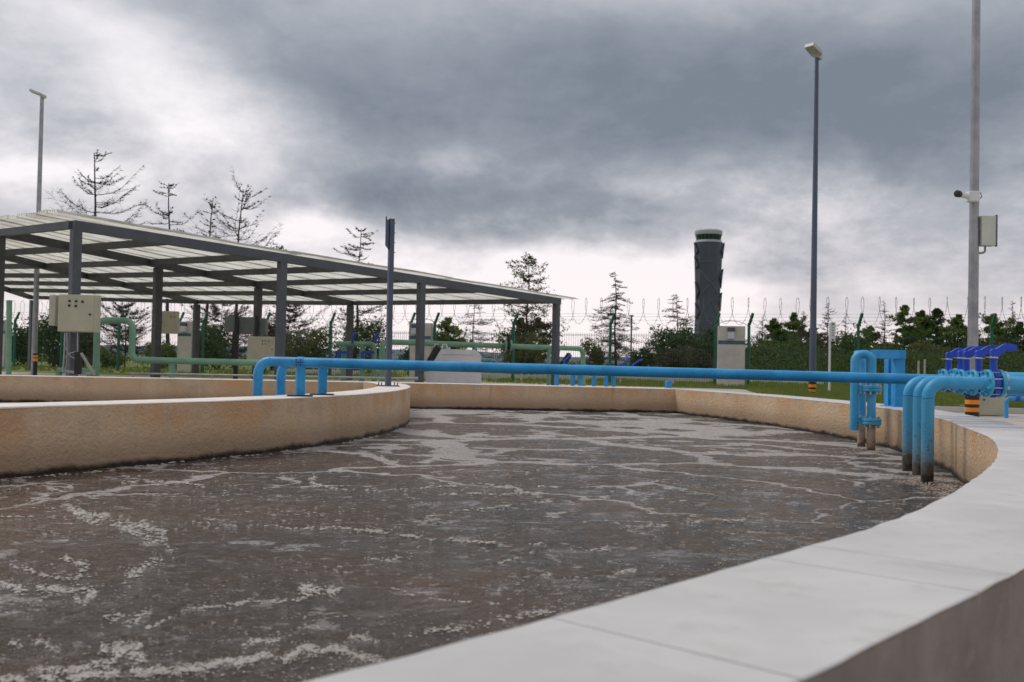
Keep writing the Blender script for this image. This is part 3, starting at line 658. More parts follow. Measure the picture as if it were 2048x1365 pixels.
mb = MB(); d_ = (e-C0).normalized(); mb.tube([e-d_*.045, e+d_*.03], [.052, .055], 18); mb.tube([e+d_*.03, e+d_*.034], [.04, .03], 14); part('lens', mb, 'black', bd, True)
mb = MB(); mb.tube([C0+V((.10, 0, .06)), C0+V((.16, -.02, .06)), C0+V((.18, -.02, .0)), C0+V((.13, 0, -.05))], .010, 8); part('cable', mb, 'galvanised', cc, True)
mb = MB()
for dz_ in (-.07, .07): mb.tube([V((b.x, y, C0.z+dz_-.012)), V((b.x, y, C0.z+dz_+.012))], .08, 20)
part('strap', mb, 'zinc', cc)
x0, x1 = at(1958, 460, y).x, at(1988, 460, y).x; z0, z1 = q(492), q(433)
ebx = thing('mast_box', 'pale equipment box fixed to the right of the galvanised mast below the camera', 'equipment box', ((x0+x1)/2, y, z0))
mb = MB(); mb.bbox(V(((x0+x1)/2, y, (z0+z1)/2)), (x1-x0, .2, z1-z0), .008); part('case', mb, 'box_pale', ebx)
mb = MB(); mb.box(V((x1-.005, y-.08, (z0+z1)/2)), (.018, .06, z1-z0+.03)); part('edge_trim', mb, 'steel_grey', ebx)
mb = MB(); mb.tube(bend([V((x0+.1, y, z0)), V((x0+.1, y, z0-.11)), V((x0-.05, y, z0-.12))], .05), .018, 10); part('conduit', mb, 'galvanised', ebx, True)
# ------------------------------------------------------------------ ground boxes and small pipes on the right
x0, x1 = at(1959, 810, y+.2).x, at(2011, 810, y+.2).x
bx = thing('control_box', 'low beige control box standing on the pavement right of the striped mast foot', 'control box', ((x0+x1)/2, y+.3, 0), 'beige control boxes')
mb = MB(); mb.bbox(V(((x0+x1)/2, y+.35, .195)), (x1-x0, .3, .36), .006); part('case', mb, 'beige', bx)
for px, py in ((1968, 791), (1968, 800)):
    mb = MB(); p = at(px, py, y+.198); mb.tube([p, p+V((0, -.012, 0))], .014, 10); part('button', mb, 'black', bx)
g = at(1915, 830, 18.2); sp_ = solo('vent_elbow', ptube([V((at(1915, 800, 18.2).x, 18.2, 0)), V((at(1915, 800, 18.2).x, 18.2, zz(816, 1915, 18.2))), V((at(1945, 800, 18.2).x+.1, 18.2, zz(816, 1915, 18.2)))], r=.055, br=.08), 'green_pipe', 'short pale green elbow pipe poking up left of the striped mast foot', 'pipe', (g.x, 18.2, 0), smooth=True)
y3 = 15.6; sb = thing('small_blue_pipe', 'thin bright blue pipe with a valve at the right edge beside the beige box', 'pipe', (at(2013, 830, y3).x, y3, 0))
a0 = at(2013, 797, y3); mb = ptube([V((a0.x, y3, 0)), V((a0.x, y3, a0.z)), V((a0.x+2, y3, a0.z))], r=.03, br=.06); part('pipe_run', mb, 'blue_pipe', sb, True)
mb = MB(); p = at(2035, 797, y3); mb.disc(V((p.x, y3, a0.z)), (1, 0, 0), .055, .05, 16); mb.cyl(V((p.x, y3, a0.z)), V((p.x, y3, a0.z+.08)), .02, 8); part('valve_body', mb, 'royal_blue', sb, True)
# stubs and valves behind the back wall
stubs = [(1113, 20.5, 8.5), (1145, 20.5, 8.5), (1160, 20.5, 8.5), (1188, 20.8, 8.5), (1212, 20.8, 8.5), (1227, 20.8, 8.5)]
sl = ['leftmost of six', 'second from the left of six', 'third from the left of six', 'fourth from the left of six', 'fifth from the left of six', 'rightmost of six']
for (px, yy, w_), lab in zip(stubs, sl):
    x = at(px, 770, yy).x; p_ = thing('standpipe', lab+' thin blue upright pipes behind the back wall', 'pipe', (x, yy, 0), 'blue uprights behind the back wall')
    mb = MB(); mb.tube([V((x, yy, 0)), V((x, yy, zz(733, px, yy)))], w_/2/2000*yy, 14); part('upright', mb, 'blue_pipe', p_, True)
x = at(1337, 770, 18.6).x; mb = MB(); mb.tube([V((x, 18.6, 0)), V((x, 18.6, zz(762, 1337, 18.6)))], .065, 18); mb.disc(V((x, 18.6, zz(765, 1337, 18.6))), (0, 0, 1), .07, .02)
solo('capped_stub', mb, 'blue_pipe', 'short fat blue pipe stub just behind the back wall near its right corner', 'pipe', (x, 18.6, 0), smooth=True)
def small_valve(px, py, yy, s, mat, lab, ex, ey, disc=True):
    c = at(px, py, yy); u = thing('lever_valve', lab, 'valve', c, 'small lever valves behind the back wall')
    mb = MB(); mb.disc(c+V((0, 0, -.04*s)), (0.2, 1, 0), .088*s, .05*s, 22); part('valve_body', mb, 'blue_pipe' if mat != 'green_pipe' else 'green_pipe', u, True)
    mb = MB(); mb.cyl(c+V((0, 0, .03*s)), c+V((0, 0, .11*s)), .018*s, 10); part('neck', mb, mat, u, True)
    e = at(ex, ey, yy); a_ = c+V((0, 0, .10*s)); k = e-a_
    mb = MB(); mb.tube([a_-V((0.02, 0, 0)), a_+k*.3+V((0, 0, .02)), a_+k*.6+V((0, 0, .02)), e], [.022*s, .020*s, .018*s, .02*s], 6); part('lever', mb, mat, u, True)
small_valve(1129, 733, 20.5, 1.0, 'royal_blue', 'blue valve with a raised blue lever just left of the dark lever one', 1142, 711)
small_valve(1173, 734, 20.6, 1.0, 'dark_navy', 'blue valve with a dark raised lever beside the green elbow', 1184, 716)
small_valve(1246, 739, 20.9, .95, 'royal_blue', 'blue lever valve left of the last pair behind the long pipe', 1260, 716)
small_valve(1266, 740, 21.2, .95, 'royal_blue', 'blue lever valve rightmost of those peeping over the long pipe', 1285, 719)
# conduit rail behind the back wall
a = at(255, 747, 18.3); b = at(825, 757.5, 18.0)
cr = thing('conduit_rail', 'thin grey conduit running low along the back wall behind the left basin', 'conduit', (a.x, a.y, 0))
mb = MB(); mb.tube([a, b], .018, 10); mb.tube([b-V((.15, 0, 0)), b+V((.1, 0, 0))], .03, 10); part('tube_run', mb, 'galvanised', cr, True)
for f_ in (.02, .3, .6, .95):
    p = a.lerp(b, f_); mb = MB(); mb.box(V((p.x, p.y, p.z/2)), (.03, .03, p.z)); part('leg', mb, 'galvanised', cr)
# ------------------------------------------------------------------ canopy
L_ = [(147, 441, 18.5), (3, 458, 20.6), (-128, 474, 23.5), (-240, 489, 27)]
E_ = [(1119, 597, 29), (703, 602, 34), (393, 600, 38), (62, 591, 40.5)]
LP = [at(*q) for q in L_]; EP = [at(*q) for q in E_]
cn = thing('canopy', 'large open steel canopy with dark frame and white corrugated translucent roof behind the left basin', 'canopy', (LP[0].x, LP[0].y, 0))
BW, BH = .13, .17
def rowpt(r, s_): return LP[r].lerp(EP[r], s_)
def s_of(r, px):
    lo, hi = -.3, 1.3
    for _ in range(40):
        md = (lo+hi)/2; p = rowpt(r, md)-CAM; q = 1024+FP*p.dot(CR)/p.dot(FW)
        if q < px: lo = md
        else: hi = md
    return lo
for r in range(4):
    mb = MB(); mb.bar(LP[r], EP[r], BW*1.1, BH*(1.1 if r == 0 else 1)); part('main_beam', mb, 'steel_grey' if r == 0 else 'rusty_beam', cn)
S_ = [0.0]+[s_of(0, p) for p in (350, 545, 700, 840, 977)]+[1.0]
def gp(u, s_):
    """roof point: u in rows 0..3"""
    i = min(int(u), 2); f_ = u-i; return rowpt(i, s_).lerp(rowpt(i+1, s_), f_)
for s_ in S_:
    for r in range(3):
        a, b = rowpt(r, s_), rowpt(r+1, s_); dd = (b-a).normalized()*.075
        mb = MB(); mb.bar(a+dd-V((0, 0, .012)), b-dd-V((0, 0, .012)), BW*.85, BH*.85); part('purlin', mb, 'rusty_beam' if s_ else 'steel_grey', cn)
ends = {}
def post(r, s_, mat='steel_grey', w_=.17):
    p = rowpt(r, s_); mb = MB(); mb.bbox(V((p.x, p.y, (p.z-BH)/2-.003)), (w_, w_, p.z-BH), .006, math.atan2(EP[0].y-LP[0].y, EP[0].x-LP[0].x)); return part('post', mb, mat, cn), p
for px in (None, 565, 843, 1113): post(0, 0.004 if px is None else s_of(0, px), w_=.165)
for px in (0, 317, 517, 701): post(1, s_of(1, px), 'rusty_beam', .18)
post(2, s_of(2, 394), 'rusty_beam', .2); post(3, s_of(3, 66), 'steel_grey', .2)
post(2, s_of(2, 150), 'rusty_beam', .18)
# diagonal knee braces on two posts
for px, y0_, y1_, dxp in ((843, 737, 690, 32), (1113, 737, 706, 24)):
    p = rowpt(0, s_of(0, px)); a = at(px+4, y0_, p.y); b = at(px+dxp, y1_, p.y-.3); mb = MB(); mb.bar(a, b, .12, .12); part('brace', mb, 'black', cn)
# corrugated sheets running down the slope
NS = 7
for r in range(3):
    for k in range(NS):
        u0, u1 = r+k/NS-.004, r+(k+1)/NS+.010
        for (sa, sb_) in ((-.022, .36), (.345, .70), (.685, 1.062)):
            nr = 10; mb = MB(); ls = 7; vs = []
            lift = random.uniform(0, .012)+(.018 if sa < .5 and sa > 0 else 0)+.014*(k % 2)
            for j in range(ls+1):
                s_ = sa+(sb_-sa)*j/ls
                for i in range(nr+1):
                    u = u0+(u1-u0)*i/nr; u = max(u, -.03) if r == 0 and k == 0 else u
                    p = gp(max(min(u, 2.999), 0), s_) if u >= 0 else rowpt(0, s_)+(rowpt(0, s_)-rowpt(1, s_))*(-u)
                    vs.append(p+V((0, 0, .062+.05*max(0, 1-s_*4)+lift+(.036 if i % 2 else -.022)+.02*noise.noise(V((u*5, s_*9, r))))))
            mb.add(vs, [(j*(nr+1)+i, j*(nr+1)+i+1, (j+1)*(nr+1)+i+1, (j+1)*(nr+1)+i) for j in range(ls) for i in range(nr)])
            part('roof_sheet', mb, 'grp_sheet', cn)
# cabinets on the posts
def cabinet(px0, py0, px1, py1, yy, dep, mat, label, dots, hinge=None, rz=0.0, dotr=.014):
    a, b = at(px0, py0, yy), at(px1, py1, yy); c = V(((a.x+b.x)/2, yy, (a.z+b.z)/2)); cx = (a+b)/2
    u = thing('control_cabinet', label, 'cabinet', (c.x, yy, b.z), 'control cabinets under the canopy')
    mb = MB(); mb.bbox(c+V((0, dep/2, 0)), (abs(b.x-a.x), dep, abs(a.z-b.z)), .012, rz); cs = part('case', mb, mat, u)
    mb = MB(); mb.bbox(c+V((0, -.012, 0)), (abs(b.x-a.x)-.02, .02, abs(a.z-b.z)-.02), .006, rz); dr = part('door', mb, mat, u)
    for (px, py) in dots:
        p = at(px, py, yy-.02); mb = MB(); mb.tube([p, p+V((0, -.02, 0))], dotr, 10); part('button', mb, 'black', dr)
    return u
u = cabinet(117, 589, 188, 665, 18.1, .28, 'beige', 'largest beige control cabinet with five round buttons on the nearest canopy post', [(139.5, 602.5), (152.5, 603), (165.5, 604), (139, 611.5), (152, 612.5)], dotr=.022)
p = at(180, 629.5, 18.07); mb = MB(); mb.tube([p, p+V((0, -.02, 0))], .018, 10); part('lock', mb, 'black', u)
a, b = at(104, 591, 18.5), at(114, 652, 18.5); mb = MB(); mb.bbox(V(((a.x+b.x)/2, 18.6, (a.z+b.z)/2)), (.12, .4, a.z-b.z), .01); part('rear_box', mb, 'beige', u)
cabinet(304, 622, 353, 668, 25.6, .2, 'beige', 'beige cabinet with two buttons on the canopy post left of the concrete pillar', [(342, 634), (349.5, 634.5), (324, 645)])
cabinet(495, 673, 548, 722, 25.0, .25, 'beige', 'beige cabinet with five buttons low behind the bend of the long blue pipe', [(525, 682), (531, 682), (537.5, 682.5), (525, 688.5), (531, 688.5), (544, 699)])
for (a, b, lab) in (((449, 633), (472, 664), 'small grey panel box, leftmost of the three seen from behind on dark posts'), ((477, 634), (509, 669), 'widest grey panel box between the two slim dark posts'), ((517, 637), (532, 671), 'narrow grey panel box at the right of the slim dark post')):
    cabinet(a[0], a[1], b[0], b[1], 26.0, .2, 'box_grey', lab, [])
for px, lab in ((472.5, 'slim black post, left of the pair holding the grey panel boxes'), (513.5, 'slim black post, right of the pair holding the grey panel boxes')):
    x = at(px, 700, 25.8).x; mb = MB(); mb.bbox(V((x, 25.8, zz(632, px, 25.8)/2)), (.1, .1, zz(632, px, 25.8)), .004); solo('panel_post', mb, 'black', lab, 'post', (x, 25.8, 0), 'slim black panel posts')
# conduits, cable loop, box and plank by the nearest post
cb = thing('cable_conduits', 'grey conduits and looping cables hanging below the largest beige cabinet', 'conduit', at(130, 745, 18.0))
for pts, r_ in (([(130, 666), (129, 700), (127, 730), (125, 744)], .018), ([(133, 666), (134, 700), (132, 735)], .010), ([(155, 666), (155, 705)], .010), ([(129, 716), (140, 707), (152, 704), (158, 706)], .009), ([(130, 690), (134, 705), (142, 714), (152, 718)], .009), ([(125, 742), (140, 744), (160, 747), (182, 748)], .025)):
    mb = MB(); mb.tube(spline([at(a_, b_, 17.95) for a_, b_ in pts], .08), r_, 8); part('conduit' if r_ > .015 else 'cable', mb, 'galvanised', cb, True)
a, b = at(152, 704, 17.9), at(161, 749, 17.9); mb = MB(); mb.bbox((a+b)/2, (b.x-a.x, .12, a.z-b.z), .006); solo('junction_box', mb, 'black', 'upright black junction box at the foot of the nearest canopy post', 'box', V((a.x, 17.9, b.z)))
a, b = at(164, 706, 17.85), at(191, 750, 17.85); mb = MB(); mb.bar(b, a, .06, .03); solo('loose_plank', mb, 'plank', 'pale plank leaning against the black junction box', 'plank', b)
# ------------------------------------------------------------------ green pipework
def gpipe(label, pts, yy, r=.062, br=.12, extra=()):
    P_ = [at(px, py, (yy if not isinstance(yy, tuple) else yy[i])) for i, (px, py) in enumerate(pts)]
    base = V((P_[0].x, P_[0].y, 0)); u = thing('green_pipe', label, 'pipe', base, 'pale green pipework')
    mb = ptube(P_, r=r, br=br, n=16); part('pipe_run', mb, 'green_pipe', u, True); return u
gpipe('tall pale green pipe looping up beside the largest cabinet, then running low', [(191, 775), (195, 641), (266, 642), (263, 720), (560, 727)], 19.5, r=.062, br=.15)
u = gpipe('pale green pipe run crossing behind the white tank, with a black lever valve', [(764, 775), (764, 684), (1166, 698), (1166, 775)], (27, 27, 31.5, 31.5), r=.078, br=.2)
for px, py, yy in ((889, 690, 28), (951, 690, 28.6), (1098, 696, 30.6)):
    p = at(px, py, yy); mb = MB(); mb.tube([V((p.x, yy, 0)), V((p.x, yy, p.z))], .06, 12)
    part('leg', mb, 'green_pipe', u, True)
p = at(951, 712, 28.5); mb = MB(); mb.disc(p, (0, 0, 1), .17, .09, 18); mb.box(p+V((-.1, 0, 0)), (.18, .1, .08)); part('valve_body', mb, 'royal_blue', u, True)
p = at(1017, 691.5, 29.4)
for q_, mt in ((-.06, 'green_pipe'), (.06, 'green_pipe'), (.0, 'black')):
    mb = MB(); mb.disc(p+V((q_*1.2, 0, 0)), (1, .1, 0), .165 if mt != 'black' else .14, .05, 20); part('flange', mb, mt, u, True)
mb = MB(); mb.cyl(p, p+V((0, 0, .28)), .04, 8); e = at(1003, 668, 29.4); mb.tube([p+V((0, 0, .3)), p.lerp(e, .5)+V((0, 0, .12)), e], [.045, .035, .03], 6); part('lever', mb, 'black', u, True)
u = gpipe('short dark green pipe run with royal blue valves left of the square post', [(672, 688), (748, 689), (748, 775)], 28.5, r=.075, br=.12)
for px in (688, 725):
    p = at(px, 690, 28.5); mb = MB(); mb.tube([V((p.x, 28.5, 0)), V((p.x, 28.5, p.z))], .075, 12); part('leg', mb, 'green_pipe', u, True)
for px, py in ((690, 705), (738, 705)):
    p = at(px, py, 28.3); mb = MB(); mb.box(p, (.3, .14, .07)); mb.box(p+V((-.18, 0, -.08)), (.09, .1, .2)); part('valve_body', mb, 'royal_blue', u)
for px, py in ((705, 674), (752, 674)):
    p = at(px, py, 28.3); e = at(px+7, py-8, 28.3); mb = MB(); mb.tube([p-V((0, 0, .2)), p, e], .04, 6); part('lever', mb, 'royal_blue', u)
gpipe('upright pale green pipe at the far left edge of the picture', [(17, 775), (18.5, 601)], 19.0, r=.05)
mb = MB(); a, b = at(112, 736, 19.2), at(186, 746, 19.2); mb.bbox(V(((a.x+b.x)/2, 19.3, b.z+(a.z-b.z)/2)), (b.x-a.x, .15, a.z-b.z), .01); p = at(115, 742, 19.2)
for px in (118, 180): mb.box(V((at(px, 740, 19.3).x, 19.3, b.z/2)), (.08, .1, b.z+.002))
solo('green_trough', mb, 'green_pipe', 'low pale green channel behind the foot of the nearest canopy post', 'channel', (a.x, 19.2, 0))
p = at(344, 745, 19.5); mb = MB(); mb.box(V((p.x, 19.5, (zz(728, 344, 19.5))/2)), (.1, .1, zz(728, 344, 19.5))); mb.box(V((p.x, 19.5, zz(728.5, 344, 19.5))), (.14, .13, .02)); solo('green_pipe_stand', mb, 'green_pipe', 'short green stand under the low pale green pipe beside the pillar', 'pipe support', (p.x, 19.5, 0))
# white plastic tank
y4 = 25.5
poly = [(851, 780), (851, 735), (872, 698), (948, 700), (960, 711), (960, 780)]
P_ = [at(px, py, y4) for px, py in poly]; x0 = P_[0].x
tk = thing('white_tank', 'white plastic tank with a sloping left side behind the canopy post', 'tank', (x0, y4, 0))
mb = MB(); mb.prism([(p.x, max(p.z, .01)) for p in P_], y4, y4+1.1); part('shell', mb, 'white_plastic', tk)
mb = MB(); a, b = at(885, 708, y4), at(945, 712, y4); mb.box(V(((a.x+b.x)/2, y4-.01, a.z)), (b.x-a.x, .025, .02)); part('rib', mb, 'white_plastic', tk)
for px in (868, 884):
    p = at(px, 698, y4+.3); mb = MB(); mb.tube([p, p+V((.02, 0, .12)), p+V((.1, 0, .12)), p+V((.16, 0, 0))], .015, 8); part('handle', mb, 'white_plastic', tk, True)
# ------------------------------------------------------------------ fence
fz, fk = 1.85, 1.0
def fy(px): return 2000*1.83/(80+.0183*px)
def fpt(px, z=0.0):
    y_ = fy(px); return V((at(px, 724, y_).x, y_, z))
fA, fB = fpt(-150), fpt(2250); fdir = (fB-fA).normalized(); fn = V((-fdir.y, fdir.x, 0))
fang = math.atan2(fdir.y, fdir.x)
fe = thing('security_fence', 'green welded mesh security fence with angled post tops crossing the whole background', 'fence', fpt(1000))
FT = 2.55; FM = 1.80
pxs = [-60, 28, 122, 236, 357, 405, 530, 660, 820, 868, 1026, 1220, 1430, 1497, 1716, 1983, 2200]
for px in pxs:
    p = fpt(px); mb = MB(); s_ = .045
    mb.box(p+V((0, 0, 1.11)), (.09, .09, 2.22), fang); part('post', mb, 'fence_green', fe)
    mb = MB(); lx = .27-.27*min(max(px/1950, 0), 1); mb.bar(p+V((0, 0, 2.20)), p+V((lx, -.2, 2.56)), .075, .075); part('post_arm', mb, 'fence_green', fe)
for a_, b_ in zip(pxs, pxs[1:]):
    if (a_, b_) in ((820, 868), (1430, 1497)): continue
    pa, pb_ = fpt(a_), fpt(b_); L = (pb_-pa).length; mb = MB(); n = int(L/.085)
    def q3(a, b, r):
        d = (b-a).normalized(); u = d.orthogonal().normalized()*r; w = d.cross(u)
        vs = []
        for p in (a, b):
            for k in range(3): an = 2*PI*k/3; vs.append(p+u*math.cos(an)+w*math.sin(an))
        mb.add(vs, [(0, 1, 4, 3), (1, 2, 5, 4), (2, 0, 3, 5)])
    for i in range(1, n): p = pa.lerp(pb_, i/n); q3(p+V((0, 0, .05)), p+V((0, 0, FM+.04)), .0062)
    for z in (.08, .45, .5, .9, 1.25, 1.3, 1.74, 1.78): q3(pa+V((0, 0, z)), pb_+V((0, 0, z)), .0065)
    part('mesh_panel', mb, 'fence_wire', fe)
for dx_, z in ((.07, 2.30), (.14, 2.42), (.21, 2.52)):
    mb = MB(); prev = None
    for a_, b_ in zip(pxs, pxs[1:]):
        o_ = V((dx_, -dx_*.75, z)); q3(fpt(a_)+o_, fpt(b_)+o_, .004)
    part('barbed_strand', mb, 'razor_wire', fe)
# razor coil laid on the arms
rc = thing('razor_wire_coil', 'long coil of razor wire laid along the top of the green fence', 'razor wire', fpt(1000, 2.2))
mb = MB(); L = (fB-fA).length; pitch = .52; turns = int(L/pitch); prev = None; pts = []; n = 18
for i in range(turns*n):
    s_ = i/n*pitch; a = 2*PI*i/n; k = 1+.10*noise.noise(V((s_*.7, 0, 0))); rr = .43*k
    c = fA+fdir*(s_+pitch/(2*PI)*math.cos(a)*(1.45+.7*noise.noise(V((s_*.21, 8, 0))))+.10*noise.noise(V((s_*1.1, 2, 0))))+V((.10, -.12, 2.62+.05*noise.noise(V((s_*.5, 5, 0)))))
    pts.append(c+fn*math.cos(a)*rr*.25+V((0, 0, 1))*math.sin(a)*rr*1.08)
mb.tube(pts, .0072, 3, False)
for i in range(0, len(pts), 2):
    p = pts[i]; mb.add([p+V((.02, 0, .008)), p+V((-.02, 0, .004)), p+V((0, .01, -.018))], [(0, 1, 2)])
part('wire', mb, 'razor_wire', rc)
# pillars with wall lamps
def pillar(px0, px1, ptop, lab, lx, first):
    yy = fy((px0+px1)/2)-.25; a, b = at(px0, ptop, yy), at(px1, ptop, yy); w_ = (b.x-a.x); c = V(((a.x+b.x)/2, yy, 0)); h_ = a.z
    g_ = thing('gate_pillar', lab, 'pillar', c, 'concrete pillars in the fence')
    mb = MB(); mb.bbox(c+V((0, .12, h_/2-.02)), (w_*.93, .34, h_+.04), .012, -.14); part('shaft', mb, 'plaster', g_)
    M_ = Matrix.Rotation(-.14, 3, 'Z')
    def loc(x, y_, z): return c+V((0, .12, 0))+M_ @ V((x, y_, z))
    mb = MB(); mb.box(loc(0, -.172, h_-.56), (w_*.93, .008, .13), -.14); part('blue_band', mb, 'band_blue', g_)
    mb = MB(); mb.bbox(loc(w_*.02*0+lx*w_, -.25, h_-.12), (.25, .16, .13), .01, -.14); lh = part('lamp_cap', mb, 'steel_grey', g_)
    mb = MB(); mb.bbox(loc(lx*w_, -.245, h_-.32), (.22, .14, .25), .02, -.14); part('lamp_glass', mb, 'lamp_glass', g_)
    arch = [loc(w_*.62*math.cos(PI*i/12), 0, h_-.1+.28*math.sin(PI*i/12)) for i in range(13)]
    mb = MB(); mb.tube(arch, .010, 5); part('arch_wire', mb, 'razor_wire', g_)
    return g_
pillar(1436, 1493, 652, 'pale concrete pillar with blue band and wall lamp in front of the bushes, right of the tower', -.03, True)
pillar(820, 866, 646, 'pale concrete pillar with blue band half hidden by a canopy post and the square post', -.25, False)
pillar(356, 387, 643, 'pale concrete pillar with wall lamp standing under the left of the canopy', -.02, False)
pillar(-16, 15, 640, 'pale concrete pillar cut off by the left edge of the picture', .2, False)
# striped bollard, sign, small posts
y5 = 20; x = at(70, 740, y5).x; bo = thing('striped_bollard', 'thin black bollard with two orange bands beside the left canopy post', 'bollard', (x, y5, 0))
q = lambda py: zz(py, 70, y5)
stripes(bo, x, y5, .042, [(0, q(723), 'black'), (q(723), q(717), 'orange'), (q(717), q(715), 'black'), (q(715), q(711), 'orange'), (q(711), q(707), 'black')])
y6 = 27; x = at(1659, 740, y6).x; sg = thing('post_sign', 'narrow upright white sign on a thin white pole left of the U pipes', 'sign', (x, y6, 0))
q = lambda py: zz(py, 1661, y6)
mb = MB(); mb.cyl(V((x, y6, 0)), V((x, y6, q(646))), .03, 10); part('pole', mb, 'white', sg, True)
mb = MB(); mb.box(V((x+.06, y6-.05, (q(645)+q(683))/2)), (.14, .015, q(645)-q(683))); pn = part('sign_panel', mb, 'white', sg)
for py, d_ in ((650, 1), (679, -1)):
    mb = MB(); zc = q(py); mb.add([V((x+.02, y6-.062, zc)), V((x+.10, y6-.062, zc)), V((x+.06, y6-.062, zc+d_*.05)), V((x+.02, y6-.058, zc)), V((x+.10, y6-.058, zc)), V((x+.06, y6-.058, zc+d_*.05))], [(0, 1, 2), (5, 4, 3), (0, 3, 4, 1), (1, 4, 5, 2), (2, 5, 3, 0)]); part('arrow_mark', mb, 'black', pn)
for i in range(4):
    mb = MB(); mb.box(V((x+.06, y6-.060, q(656+i*5.2))), (.035, .006, .022)); part('mark', mb, 'steel_grey', pn)
for px, py, lab in ((1837, 722, 'short pale marker stake, left of two in the grass beyond the valves'), (1849.5, 719, 'taller pale marker stake, right of two in the grass beyond the valves')):
    yy = 33; x = at(px, 760, yy).x; mb = MB(); mb.bbox(V((x, yy, zz(py, px, yy)/2)), (.05, .05, zz(py, px, yy)), .006); solo('marker_stake', mb, 'kerb', lab, 'stake', (x, yy, 0), 'marker stakes')
for px, lab in ((1043, 'tiny white post in the grass left of the blue uprights'), (1241, 'tiny white post just right of the blue uprights'), (1347, 'tiny white post above the right corner of the back wall')):
    yy = 36.5; x = at(px, 760, yy).x; mb = MB(); mb.bbox(V((x, yy, .2)), (.06, .06, .45), .006); solo('kerb_post', mb, 'kerb', lab, 'post', (x, yy, 0), 'white kerb posts')
# thin far pole
yy = 60; x = at(1262, 700, yy).x; mb = MB(); mb.cyl(V((x, yy, 0)), V((x, yy, zz(632, 1262, yy))), .05, 8); mb.box(V((x, yy, zz(632, 1262, yy))), (.25, .1, .08)); solo('thin_pole', mb, 'steel_grey', 'very thin dark pole beyond the fence beside the bare conical tree', 'pole', (x, yy, 0))
# ------------------------------------------------------------------ control tower
TY = 620; tc_ = at(1415, 600, TY).x; tw_ = thing('control_tower', 'dark slate airport control tower with faceted shaft and white crowned glass cab', 'control tower', (tc_, TY, 0))
k = TY/2000; H = lambda py: at(1415, py, TY).z
def ngon(mb, levels, n=10, rot=.15):
    vs = []
    for z, r in levels: vs += [V((tc_+math.cos(rot+2*PI*i/n)*r, TY+math.sin(rot+2*PI*i/n)*r, z)) for i in range(n)]
    fs = [(j*n+i, j*n+(i+1) % n, (j+1)*n+(i+1) % n, (j+1)*n+i) for j in range(len(levels)-1) for i in range(n)]
    fs += [tuple(reversed(range(n))), tuple(range((len(levels)-1)*n, len(levels)*n))]; return mb.add(vs, fs)
lv = [(H(487), 29.5*k), (H(530), 28.0*k), (H(590), 25.5*k), (H(640), 25.5*k), (0, 29*k)]
mb = MB(); ngon(mb, lv); part('shaft', mb, 'tower_dark', tw_)
def rad(z):
    for (za, ra), (zb_, rb) in zip(lv, lv[1:]):
        if zb_ <= z <= za: f_ = (z-zb_)/(za-zb_); return rb+(ra-rb)*f_
    return 25*k
def cp(a, z, e=.2):
    """point on the faceted surface"""
    n = 10; seg = 2*PI/n; q = ((a-.15) % seg)-seg/2; r = rad(z)*math.cos(seg/2)/math.cos(q)+e; return V((tc_+math.cos(a)*r, TY+math.sin(a)*r, z))
def ridge(pts, w_=.24):
    mb = MB(); pp = []
    for (a, pya), (b, pyb) in zip(pts, pts[1:]):
        for i in range(9): f_ = i/8; pp.append(cp(a+(b-a)*f_, H(pya)+(H(pyb)-H(pya))*f_, .15))
    mb.tube(pp, w_, 4); part('fold_line', mb, 'tower_light', tw_)
s3 = -PI/2
for r_ in ([(s3-.85, 542), (s3-.05, 566), (s3+.75, 540)], [(s3-.95, 600), (s3+.1, 566), (s3+.9, 600)], [(s3+.1, 512), (s3+.5, 502)], [(s3-.9, 640), (s3+.05, 600), (s3+.9, 640)], [(s3-.8, 526), (s3+.35, 526)]): ridge(r_)
for side, pys in ((-1, ((489, 512), (517, 540), (568, 600), (610, 640))), (1, ((489, 520), (541, 580), (588, 625)))):
    for pt, pb2 in pys:
        a = PI if side < 0 else 0; zt, zb2 = H(pt), H(pb2); r = rad(zt)*.985; mb = MB()
        vs = [V((tc_+side*(r+.7), TY-3, zt+1)), V((tc_+side*(r-1.4), TY-6, zt-5)), V((tc_+side*(rad(zb2)-.2), TY-3, zb2)), V((tc_+side*(r-3), TY+6, zt-1)), V((tc_+side*(r-4), TY-2, zt-3))]
        mb.add(vs, [(0, 1, 2), (0, 2, 3), (0, 3, 4), (0, 4, 1), (1, 4, 3, 2)]); part('facet_fin', mb, 'tower_dark', tw_)
mb = MB(); ngon(mb, [(H(488.5), 27.5*k), (H(484), 26.5*k), (H(482), 26.0*k)], 20); part('cab_sill', mb, 'tower_white', tw_, True)
mb = MB(); ngon(mb, [(H(482.2), 23.5*k), (H(470), 26*k)], 20); gl = part('cab_glass', mb, 'tower_glass', tw_)
for i in range(20):
    a = .15+2*PI*i/20; mb = MB(); mb.tube([V((tc_+math.cos(a)*23.7*k, TY+math.sin(a)*23.7*k, H(482.2))), V((tc_+math.cos(a)*26.2*k, TY+math.sin(a)*26.2*k, H(470)))], .11, 4); part('mullion', mb, 'tower_light', gl)
mb = MB(); ngon(mb, [(H(471), 26.4*k), (H(469.5), 27.2*k), (H(463), 27.4*k), (H(462.8), 25*k)], 20); part('roof_ring', mb, 'tower_white', tw_, True)
mb = MB(); ngon(mb, [(H(463.2), 24*k), (H(461), 22*k)], 20)
for i in range(24):
    a = 2*PI*i/24; c_, s4 = math.cos(a)*25.5*k, math.sin(a)*25.5*k; mb.tube([V((tc_+c_, TY+s4, H(463.3))), V((tc_+c_, TY+s4, H(460)))], .09, 4)
for i in range(3): mb.tube([V((tc_-5+5*i, TY, H(462))), V((tc_-5+5*i, TY, H(456.5)))], .16, 4)
part('roof_railing', mb, 'tower_white', tw_)
